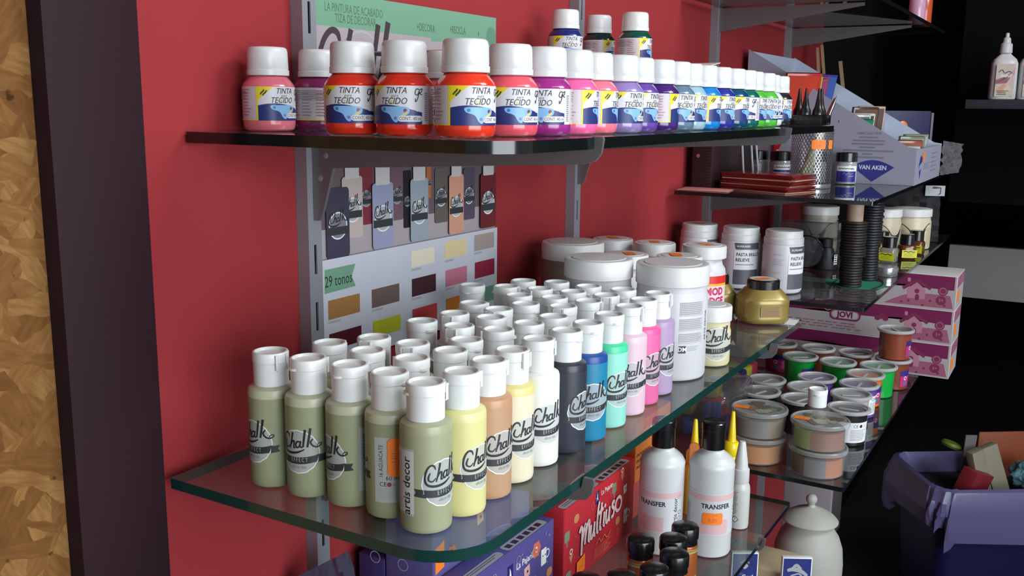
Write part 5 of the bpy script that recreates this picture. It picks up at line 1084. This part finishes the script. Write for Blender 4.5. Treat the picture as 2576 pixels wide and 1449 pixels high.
# ------------------------------------------------------------------ upper right shelf: sloped cardboard display with packs
m_db = M('pale_blue_display_card', (150, 150, 168), rough=.5); m_dbi = M('display_card_inside', (184, 196, 214), rough=.55); m_nlogo = M('navy_logo_print', (48, 50, 130), rough=.5)
DX, DW = 1.176, .322
def wedge_panel(nm, x, mat): return prism(nm, [(-.0145, 0), (-.318, 0), (-.318, .064), (-.304, .066), (-.0145, .236)], .003, mat, axis='x', off=x)
t = thing('display_box', 'sloped pale blue cardboard display box with navy fan-shaped logo on its side', 'display box', (DX, 0, ZC + .0003)); DR = 0.0
t.rotation_euler = (0, 0, DR); t.location = (DX, 0, ZC + .0003)
obj('side_panel', wedge_panel('dsp', 0, m_db), t); obj('side_panel', wedge_panel('dsp2', DW - .003, m_dbi), t)
obj('back_panel', box_mesh('dbp', .003, -.0175, 0, DW - .003, -.0145, .233, m_dbi), t); obj('front_panel', box_mesh('dfp', .003, -.318, 0, DW - .003, -.315, .062, m_db), t); obj('bottom_panel', box_mesh('dbo', .003, -.311, 0, DW - .003, -.018, .002, m_dbi), t)
for y, h in ((-.105, .160), (-.205, .108)): obj('tier_divider', box_mesh('dtd', .003, y, .002, DW - .003, y - .003, h, m_db), t)
A = Art(); m_dt = M('display_grey_text', (120, 120, 136), rough=.5)
A.poly([(.212, .030)] + [(.212 + .072 * k / 10, .030 + .012 * math.sin(PI * k / 10)) for k in range(1, 10)] + [(.284, .030), (.248, .004)], m_nlogo)
A.text('VAN AKEN', .248, .0285, .0105, M('logo_white', (206, 206, 222), rough=.5), bold=.03, xs=.9)
A.text('FABRICADO POR', .238, .088, .0062, m_dt, xs=.85)
for k, (a, b) in enumerate(((.222, .254), (.212, .266), (.210, .264), (.224, .250), (.196, .282), (.230, .246), (.206, .266))): A.lines(a, .0795 - .0058 * k, b, .0825 - .0058 * k, 1, m_dt, .8, .05)
obj('side_print', A.flat('dspr', frame((-.0001, 0, 0), (0, -1, 0), (0, 0, 1)), lift=2e-4), t)
A = Art(); A.poly([(.040, .034), (.052, .048), (.064, .050), (.076, .044), (.058, .008)], m_nlogo); A.poly([(.044, .032), (.072, .038), (.070, .028), (.046, .022)], M('logo_grey_band', (150, 150, 190), rough=.5)); A.rrect(.080, .038, .100, .056, .002, m_orange); A.lines(.100, .022, .170, .034, 4, m_dt, .3, .3); A.lines(.19, .01, .27, .05, 5, m_dt, .2, .3)
obj('front_print', A.flat('dfpr', frame((0, -.3181, 0), (1, 0, 0), (0, 0, 1)), lift=2e-4), t)
def pack(x, y, z, w, h, c, c2, lean, rz, label):
    tier = 0 if h > .15 else (1 if h > .1 else 2); x = (.010 + (x - .03) * .86, x - .030, x - .010)[tier]; w *= (.85, 1, 1)[tier]; h += (.022, -.006, -.014)[tier]; y2 = y + .314
    t = thing('clay_packet', label, 'packet', (DX + x * math.cos(DR) - y2 * math.sin(DR), -.314 + x * math.sin(DR) + y2 * math.cos(DR), ZC + z), 0, 'thin packets standing in the sloped display'); t.rotation_euler = (lean, 0, rz)
    obj('wrap', box_mesh('pk', 0, -.004, 0, w, .004, h, M('packet_%d_%d_%d' % c, c, rough=.25, coat=.5), bev=.0015), t)
    A = Art(); A.rect(.003, h * .55, w - .003, h - .004, M('packet_%d_%d_%d' % c2, c2, rough=.3)); A.lines(.006, h * .2, w - .006, h * .45, 3, m_lgrey, .3, .3); obj('wrap_print', A.flat('pkp', frame((0, -.0041, 0), (1, 0, 0), (0, 0, 1)), lift=2e-4), t)
for a in ((.030, -.060, .003, .075, .176, (172, 26, 32), (190, 60, 40), .30, -.9, 'glossy red packet at the left of the top tier'), (.085, -.052, .003, .070, .178, (186, 60, 44), (150, 40, 40), .3, -.8, 'orange red packet in the top tier'), (.125, -.062, .003, .060, .172, (176, 160, 40), (120, 90, 40), .28, -1.0, 'yellow packet in the top tier'),
          (.155, -.062, .003, .060, .168, (128, 84, 60), (150, 60, 110), .28, -.9, 'brown packet between yellow and magenta'), (.180, -.062, .003, .060, .172, (140, 44, 110), (110, 50, 140), .25, -.9, 'magenta packet in the top tier'), (.205, -.055, .003, .090, .176, (66, 64, 150), (60, 90, 160), .22, -.5, 'wide blue violet packet at the right of the top tier'),
          (.055, -.160, .003, .070, .120, (20, 110, 74), (30, 130, 90), .3, -.8, 'dark green packet in the middle tier'), (.120, -.165, .003, .050, .126, (178, 184, 180), (90, 94, 96), .2, -1.0, 'silver grey packet, nearer one in the middle tier'), (.160, -.165, .003, .050, .128, (190, 190, 184), (60, 60, 64), .2, -1.0, 'silver grey packet, farther one in the middle tier'),
          (.195, -.165, .003, .055, .138, (48, 46, 50), (110, 74, 60), .12, -.8, 'black and brown packet in the middle tier'), (.225, -.170, .003, .055, .140, (190, 160, 130), (84, 62, 54), .12, -.9, 'beige packet sticking up in the middle tier'),
          (.040, -.262, .003, .055, .080, (170, 172, 170), (120, 120, 116), .25, -.9, 'pale grey packet in the front tier'), (.100, -.262, .003, .050, .088, (132, 62, 50), (150, 90, 60), .2, -1.0, 'russet packet in the front tier'), (.140, -.262, .003, .050, .094, (104, 112, 92), (140, 148, 130), .15, -.9, 'moss green packet in the front tier'), (.185, -.262, .003, .060, .096, (130, 140, 124), (160, 168, 160), .12, -.6, 'grey green packet at the right of the front tier')):
    pack(*a)
t = thing('plastic_spatula', 'orange rounded plastic stick rising behind the sloped display', 'stick', (DX + .345, -.222, ZC + .0003)); t.rotation_euler = (-.1, .25, -.9); obj('stick', prism('psp', [(-.011, 0)] + [(.011 * math.cos(a), .100 + .011 * math.sin(a)) for a in [PI - k * PI / 8 for k in range(9)]] + [(.011, 0)], .004, M('orange_plastic', (236, 108, 30), rough=.35), axis='y', bev=.0012), t)
t = thing('navy_folder_box', 'dark navy plastic box with grey edge strip behind the sloped display', 'box', (1.62, -.14, ZC + .0003), -.95); obj('box_body', box_mesh('nfb', 0, 0, 0, .155, .05, .128, M('navy_plastic', (24, 24, 74), rough=.5), bev=.002), t); obj('edge_strip', box_mesh('nfe', .155, -.001, 0, .161, .051, .124, M('dull_grey_strip', (96, 92, 104), rough=.5), bev=.001), t)
t = thing('clear_label_pouch', 'crumpled clear pouch hanging past the right end of the sloped display', 'pouch', (0, 0, 0)); obj('pouch_film', crumple('clp', [(1.505, -.318, ZC + .001), (1.58, -.345, ZC + .004), (1.585, -.345, ZC + .062), (1.508, -.318, ZC + .07)], 12, 9, .012, 12, pane_mat('crinkled_clear_bag2', (214, 212, 216), refl=1.5, haze=.55, hcol=(150, 144, 150))), t)
# mesh cup with pens
m_wire = M('silver_wire', (172, 174, 176), rough=.28, metal=.8); CX, CY, CRR, CH = 1.030, -.176, .0335, .098
t = thing('mesh_cup', 'silver wire mesh pencil cup with orange price sticker', 'pencil cup', (CX, CY, ZC + .0003), facing(CX, CY, 0))
bm = bmesh.new(); N, K = 40, 22
for s in (1, -1):
    for i in range(N):
        pr = None
        for k in range(K + 1):
            a = 2 * PI * (i / N + s * .11 * k / K * 2.2); z = .005 + (CH - .010) * k / K; hw = .00046
            q = []
            for da, dr in ((-hw / CRR, 0), (hw / CRR, 0)): q.append(bm.verts.new(((CRR + dr) * math.cos(a + da * 1.5), (CRR + dr) * math.sin(a + da * 1.5), z)))
            if pr: bm.faces.new((pr[0], pr[1], q[1], q[0]))
            pr = q
bmesh.ops.solidify(bm, geom=bm.faces[:], thickness=.0005)
me = mesh(bm, 'wire_mesh', m_wire, 0); o = obj('wire_mesh', me, t); o['kind'] = 'stuff'
obj('rim', tube('cup_rim', [(CRR * math.cos(k * PI / 20), CRR * math.sin(k * PI / 20), CH - .003) for k in range(40)], .0016, m_wire, 8, True), t); obj('base', lathe('cup_base', [(0, 0), (CRR, 0), (CRR + .0006, .002), (CRR, .007), (CRR - .001, .007), (CRR - .001, .002), (0, .002)], m_wire, 40), t)
obj('price_sticker', price_tag('1,95', .023, .0155).wrap('cps', CRR, .072, lift=9e-4), t, rz=math.radians(18)); obj('price_sticker', price_tag('1,95', .010, .0145).wrap('cps2', CRR, .072, lift=12e-4), t, rz=math.radians(56))
for i, (ax_, ay_, L, tilt, az, lab) in enumerate(((-.010, .008, .150, .30, -.9, 'pen with chrome tip leaning right in the mesh cup, nearer one'), (-.016, .016, .158, .36, -1.05, 'pen with chrome tip and cream barrel leaning right in the mesh cup'))):
    p = thing('craft_pen', lab, 'pen', (CX + ax_, CY + ay_, ZC + .004)); p.rotation_euler = (0, tilt, az)
    obj('barrel', lathe('pen_barrel', [(0, 0), (.0055, .001), (.0055, L * .74), (.0046, L * .76), (0, L * .76)], M('cream_barrel', (186, 182, 148), rough=.35), 20), p); obj('tip', lathe('pen_tip', [(.0050, 0), (.0050, .003), (.0036, .008), (.0034, .018), (.0016, .030), (.0007, .036), (0, .0365)], M('chrome', (200, 196, 196), rough=.12, metal=1), 20), p, (0, 0, L * .76))
# little black-lidded jars
def pot(x, y, ph, label, art=True, side=False):
    t = thing('pigment_pot', label, 'small jar', (x, y, ZC + .0003), facing(x, y, ph), 'black-lidded glass pots'); r = .0186
    obj('glass_body', lathe('pot', [(0, .001), (.0160, 0), (.0183, .0012), (r, .004), (r, .034), (.0170, .0385), (.0160, .040), (0, .040)], M('frosted_pot_glass', (150, 152, 156), rough=.15, coat=.5), 36), t); obj('lid', lathe('potlid', [(.0176, 0), (.0184, .0006), (.0182, .0148), (.0172, .0160), (0, .0163)], m_blk, 36), t, (0, 0, .0392))
    A = Art(); d = lambda a: math.radians(a) * r
    if art:
        A.rect(d(-56), -.014, d(62), .0135, m_white); A.rect(d(-56), -.014, d(58), .0045, M('ultramarine_label', (38, 36, 130), rough=.4)); A.stroke([(d(-44) + .0022 * k, .0085 + .0012 * (k % 2)) for k in range(13)], .0012, m_ink, 3); A.text('day', d(34), .009, .0060, m_ink, shear=.2); A.stroke([(d(-20), -.001), (d(-10), .002), (d(0), -.002), (d(12), .002), (d(22), -.001), (d(40), .002)], .0005, m_lgrey, 4); A.lines(d(10), -.006, d(44), -.003, 2, m_lgrey, .3, .2)
    else: A.rect(d(-40), -.014, d(30), .0125, m_white); A.lines(d(-8), -.012, d(20), .009, 9, m_grey, .5, 0)
    obj('pot_label', A.wrap('potlab', r, .0185, lift=2e-4), t)
    if side: obj('price_sticker', price_tag('2,10', .010, .015).wrap('pots', .0184, .047, lift=5e-4), t, rz=math.radians(-80))
    lid_sticker(t, .0556, 0, 0, .016, .012, .5, s='2,10'); return t
pot(1.148, -.2085, 4, 'black-lidded glass pot with ultramarine label right of the mesh cup'); pot(1.116, -.163, -20, 'black-lidded glass pot half hidden by the mesh cup', False)
pot(1.118, -.060, -10, 'black-lidded glass pot behind the red card stack, orange sticker on its side', False, True); pot(1.108, -.104, 20, 'black-lidded glass pot just left of the mesh cup', True)
# leaning clear plates, black box, card stack, pink sheet
m_acr = pane_mat('acrylic_plate', (205, 205, 208), refl=1.5, haze=.22, hcol=(110, 104, 106)); m_acre = M('bright_plate_edge', (186, 186, 190), rough=.3)
for i, (x, y, w, h, ln, m2) in enumerate(((.955, -.016, .070, .115, .22, m_lgrey), (.982, -.020, .074, .115, .26, m_lgrey), (1.020, -.018, .074, .110, .30, m_acre))):
    t = thing('clear_plate', ('first', 'second', 'brightest, third')[i] + ' of the clear plates leaning beside the black box', 'plate', (x, y, ZC + .0003), 0, 'clear plates leaning on the upper right shelf'); t.rotation_euler = (0, -ln * 1.35, 0)
    obj('plate', box_mesh('acr', 0, -w, 0, .002, 0, h, m_acr), t); obj('plate_edge', box_mesh('acre', -.0008, -w - .0026, 0, .0030, -w, h, m2, bev=.0006), t)
t = thing('dark_box', 'dark maroon ribbed box against the red wall, left of the clear plates', 'box', (.900, -.050, ZC + .0003)); obj('box_body', box_mesh('mrb', 0, 0, 0, .045, .034, .098, M('maroon_box_board', (44, 20, 24), rough=.5), bev=.001), t)
A = Art(); A.lines(.002, .004, .032, .080, 16, M('dark_rib_print', (30, 12, 16), rough=.6), .45, 0); A.disc(.010, .052, .003, m_rose, 10); obj('rib_print', A.flat('rbp', frame((-.0001, .034, 0), (0, -1, 0), (0, 0, 1)), lift=2e-4), t)
t = thing('card_stack', 'fanned stack of dark red translucent cards at the shelf edge', 'card stack', (.925, -.135, ZC + .0003), -.35); rr = random.Random(4); m_rc = M('dark_red_card', (110, 24, 22), rough=.25, coat=.6); m_rce = M('card_film_edge', (176, 140, 118), rough=.3)
for k in range(15):
    c = obj('card', box_mesh('crd', -.040, -.062, 0, .040, .062, .0017, m_rc if k % 5 else m_rce, bev=.0003) if k < 2 else bpy.data.meshes['crd.001' if k % 5 else 'crd'], t, (rr.uniform(-.003, .003), rr.uniform(-.003, .003), .00185 * k), rr.uniform(-.07, .07) + .012 * k)
tag(obj('pink_sheet', box_mesh('psh', -.030, -.040, 0, .030, .040, .0012, M('salmon_paper', (206, 140, 134), rough=.6), bev=.0003), loc=(.872, -.052, ZC + .0003), rz=.12), 'salmon pink paper flat on the left corner of the upper right shelf', 'paper')
# toy easel behind
m_eas = M('easel_pine', (156, 128, 96), rough=.6, vary=.08)
t = thing('table_easel', 'little pine table easel behind the sloped display, in shadow', 'easel', (1.585, -.045, ZC + .0003), -.6)
for x0, x1, h, w in ((-.030, -.010, .20, .007), (.012, .002, .262, .008), (.035, .014, .268, .008), (.095, .070, .235, .010)):
    obj('leg', tube('eleg', [(x0 + .02, 0, 0), (x1, .01, h)], w * .55, m_eas, 4), t)
obj('crossbar', box_mesh('ecb', .01, -.004, .155, .085, .004, .165, m_eas, bev=.001), t); obj('ledge', box_mesh('ecb2', -.02, -.012, .04, .11, .004, .048, m_eas, bev=.001), t)
tag(obj('mustard_pad', box_mesh('mpd', 0, 0, 0, .05, .03, .125, M('mustard_board', (120, 98, 34), rough=.6), bev=.001), loc=(1.64, -.11, ZC + .0003), rz=-.7), 'mustard yellow pad beside the little easel', 'pad')
# bits on the topmost shelf
for x, y, c, l in ((1.60, -.235, (196, 150, 176), 'pale pink bottle at the end of the topmost shelf'), (1.655, -.240, (190, 80, 40), 'orange bottle at the end of the topmost shelf')):
    t = thing('craft_bottle', l, 'bottle', (x, y, ZG + .0003), 0); obj('bottle_body', lathe('cbt', [(0, 0), (.015, .0006), (.0165, .004), (.0165, .06), (.012, .07), (0, .07)], M('craft_%d' % c[0], c, rough=.25, coat=.4), 28), t); obj('cap', lathe('cbc', [(.010, 0), (.010, .016), (0, .017)], m_cap, 24), t, (0, 0, .069))

# ------------------------------------------------------------------ dark side of the shop: black display panel with bottles, waste bin
struct('wall_display', box_mesh('bdp', 2.20, -1.6, -.12, 2.24, -.262, 1.4, m_blackwall))
tag(obj('display_shelf', box_mesh('bds', 2.02, -1.3, .124, 2.20, -.300, .146, M('charcoal_shelf_board', (52, 52, 60), rough=.5), bev=.001)), 'short charcoal shelf board on the black panel at the right', 'shelf')
m_fb = M('white_paint_flask', (206, 206, 208), rough=.35)
def flask(x, y, label):
    t = thing('paint_flask', label, 'bottle', (x, y, .1463), facing(x, y, 10), 'white paint flasks on the charcoal shelf')
    obj('bottle_body', lathe('fb', [(0, .001), (.026, 0), (.030, .002), (.031, .006), (.030, .088), (.026, .098), (.013, .110), (.011, .114), (0, .114)], m_fb, 44, 40, sy=1.0, sup=.7, sx=.72), t)
    obj('spout_cap', lathe('fbc', [(.0125, 0), (.0145, .002), (.0135, .022), (.0095, .026), (.0085, .036), (.0045, .040), (.0045, .048), (.0015, .050), (0, .050)], m_fb, 32), t, (0, 0, .112))
    A = Art(); w = .021; A.rect(-w, .008, w, .086, M('flask_label_beige', (186, 170, 158), rough=.4)); A.poly([(-w, .048), (w, .064), (w, .072), (w * .2, .040), (-w, .038)], M('flask_label_plum', (130, 62, 76), rough=.4)); A.poly([(-w, .022), (-w * .1, .040), (w * .3, .030), (-w * .4, .014)], M('flask_label_tan', (196, 140, 110), rough=.4)); A.poly([(-.002, .026), (.008, .036), (.017, .026), (.008, .016)], M('flask_label_cream', (206, 180, 156), rough=.4)); A.poly([(w * .2, .050), (w, .078), (w, .062)], M('flask_label_rose', (196, 130, 140), rough=.4))
    A.stroke([(-.016, .066), (-.008, .072), (-.002, .064), (.006, .068), (.014, .066)], .0022, m_banner, 3); A.text('PAINT', .002, .057, .0090, m_white, bold=.03, shear=.2); A.lines(-.016, .010, .012, .022, 3, m_banner, .4, .3); obj('flask_label', A.flat('fbl', frame((.0226, 0, 0), (0, 1, 0), (0, 0, 1)), lift=6e-4), t)
flask(2.100, -.372, 'white paint flask with plum and cream label, left one on the charcoal shelf'); flask(2.135, -.432, 'white paint flask cut by the right edge of the photo')
# waste bin
BZ = -.76; t = thing('waste_bin', 'dark blue waste bin lined with a lavender bag, at the lower right', 'bin', (1.955, -.395 - .045, FLOOR + .0005), -.98)
def rr_ring(w, d, r, n=8):
    o = []
    for cx, cy, a0 in ((w - r, -d + r, -90), (w - r, d - r, 0), (-w + r, d - r, 90), (-w + r, -d + r, 180)):
        for k in range(n): a = math.radians(a0 + 90 * k / (n - 1)); o.append((cx + r * math.cos(a), cy + r * math.sin(a)))
    return o
def loft(nm, rings, mat, closed=False, smooth=50, noise=0, seed=1):
    bm = bmesh.new(); r = random.Random(seed); R = [[bm.verts.new((x + r.uniform(-noise, noise), y + r.uniform(-noise, noise), z + r.uniform(-noise, noise))) for x, y, z in q] for q in rings]
    for a, b in zip(R, R[1:]):
        for k in range(len(a)): bm.faces.new((a[k], a[(k + 1) % len(a)], b[(k + 1) % len(a)], b[k]))
    if closed: bm.faces.new(R[0])
    bmesh.ops.recalc_face_normals(bm, faces=bm.faces); return mesh(bm, nm, mat, smooth)
H = BZ - FLOOR
obj('bin_body', loft('bin', [[(x, y, z) for x, y in rr_ring(w, d, r)] for w, d, r, z in ((.150, .100, .035, .004), (.160, .108, .04, .05), (.182, .124, .045, H - .03), (.188, .128, .045, H - .008), (.190, .130, .046, H - .004), (.186, .126, .045, H - .006), (.178, .120, .04, H - .06))], M('navy_bin_plastic', (18, 18, 66), rough=.45), True), t)
rg = []
for i, (w, d, z, am) in enumerate(((.166, .108, H - .07, 0), (.178, .118, H - .02, 0), (.188, .128, H + .001, 0), (.197, .137, H - .004, 0), (.203, .143, H - .03, .004), (.207, .146, H - .055, .008), (.204, .144, H - .075, .012), (.196, .138, H - .105, .016))):
    base = rr_ring(w, d, .046, 12); q = []
    for k, (x, y) in enumerate(base):
        f = am * math.sin(k * 1.7 + i) ; dz = (-.045 * max(0, math.sin(k * .42 + .9)) - .012 * math.sin(k * 1.3)) if i >= 6 else (-.010 * math.sin(k * .6) if i == 5 else 0)
        l = math.hypot(x, y); q.append((x + x / l * f, y + y / l * f, z + dz))
    rg.append(q)
obj('bin_bag', loft('bag', rg, M('lavender_bin_bag', (94, 90, 132), rough=.4, coat=.2), False, 30, .0015, 3), t)
c, s = math.cos(-.98), math.sin(-.98)
def inb(lx, ly): return (1.955 + lx * c - ly * s, -.44 + lx * s + ly * c)
obj('fill_board', loft('fill', [[(x, y, H - .05) for x, y in rr_ring(.170, .112, .04)]], M('waste_dark_fill', (24, 22, 34), rough=.9), True), t)
def litter(nm, lx, ly, z, me, label, cat, rot): x, y = inb(lx, ly); o = obj(nm, me, loc=(x, y, BZ + z)); o.rotation_euler = rot; tag(o, label, cat, 'litter in the waste bin')
litter('candy_box', -.085, -.06, -.045, box_mesh('lb1', -.035, -.02, 0, .035, .02, .07, M('red_litter_box', (128, 34, 44), rough=.5), bev=.001), 'red carton scrap in the waste bin', 'carton', (.2, .3, -.5))
litter('cardboard_tube', -.035, -.045, -.045, box_mesh('lb2', -.018, -.012, 0, .018, .012, .115, M('khaki_card', (136, 132, 112), rough=.6), bev=.001), 'khaki folded card strip in the waste bin, left of two', 'card', (-.1, -.25, -.7))
litter('cardboard_tube', .010, -.040, -.045, box_mesh('lb3', -.022, -.012, 0, .022, .012, .125, M('khaki_card', (136, 132, 112)), bev=.001), 'khaki folded card strip in the waste bin, right of two', 'card', (-.15, -.3, -.8))
litter('grey_scrap', -.060, .0, -.045, box_mesh('lb4', -.015, -.002, 0, .015, .002, .135, M('grey_scrap_paper', (108, 102, 106), rough=.7)), 'grey paper scrap sticking up in the waste bin', 'paper', (0, .05, -.9))
litter('green_wrapper', -.085, .03, .055, lathe('lgw', [(0, -.01), (.022, -.006), (.026, 0), (.022, .006), (0, .01)], M('olive_green_wrapper', (92, 112, 38), rough=.5), 12), 'olive green wrapper at the back left of the waste bin', 'wrapper', (.3, .1, .2))
litter('orange_carton', .085, .060, -.045, box_mesh('lb5', -.09, -.003, 0, .075, .003, .125, M('orange_brown_carton', (140, 72, 44), rough=.5), bev=.001), 'orange brown carton panel at the back of the waste bin', 'carton', (.05, 0, -.95))
bm = bmesh.new(); bmesh.ops.create_icosphere(bm, subdivisions=4, radius=.046); rr = random.Random(8)
for v in bm.verts: v.co *= 1 + .30 * (math.sin(v.co.x * 150) * math.cos(v.co.y * 130 + 1) + .5 * math.sin(v.co.z * 210)) * .5 + rr.uniform(-.07, .07); v.co.z *= .8
litter('crumpled_tissue', .080, -.050, .000, mesh(bm, 'tissue', M('teal_tissue', (84, 132, 142), rough=.6), 12), 'crumpled teal tissue paper in the waste bin', 'paper', (0, 0, 0))
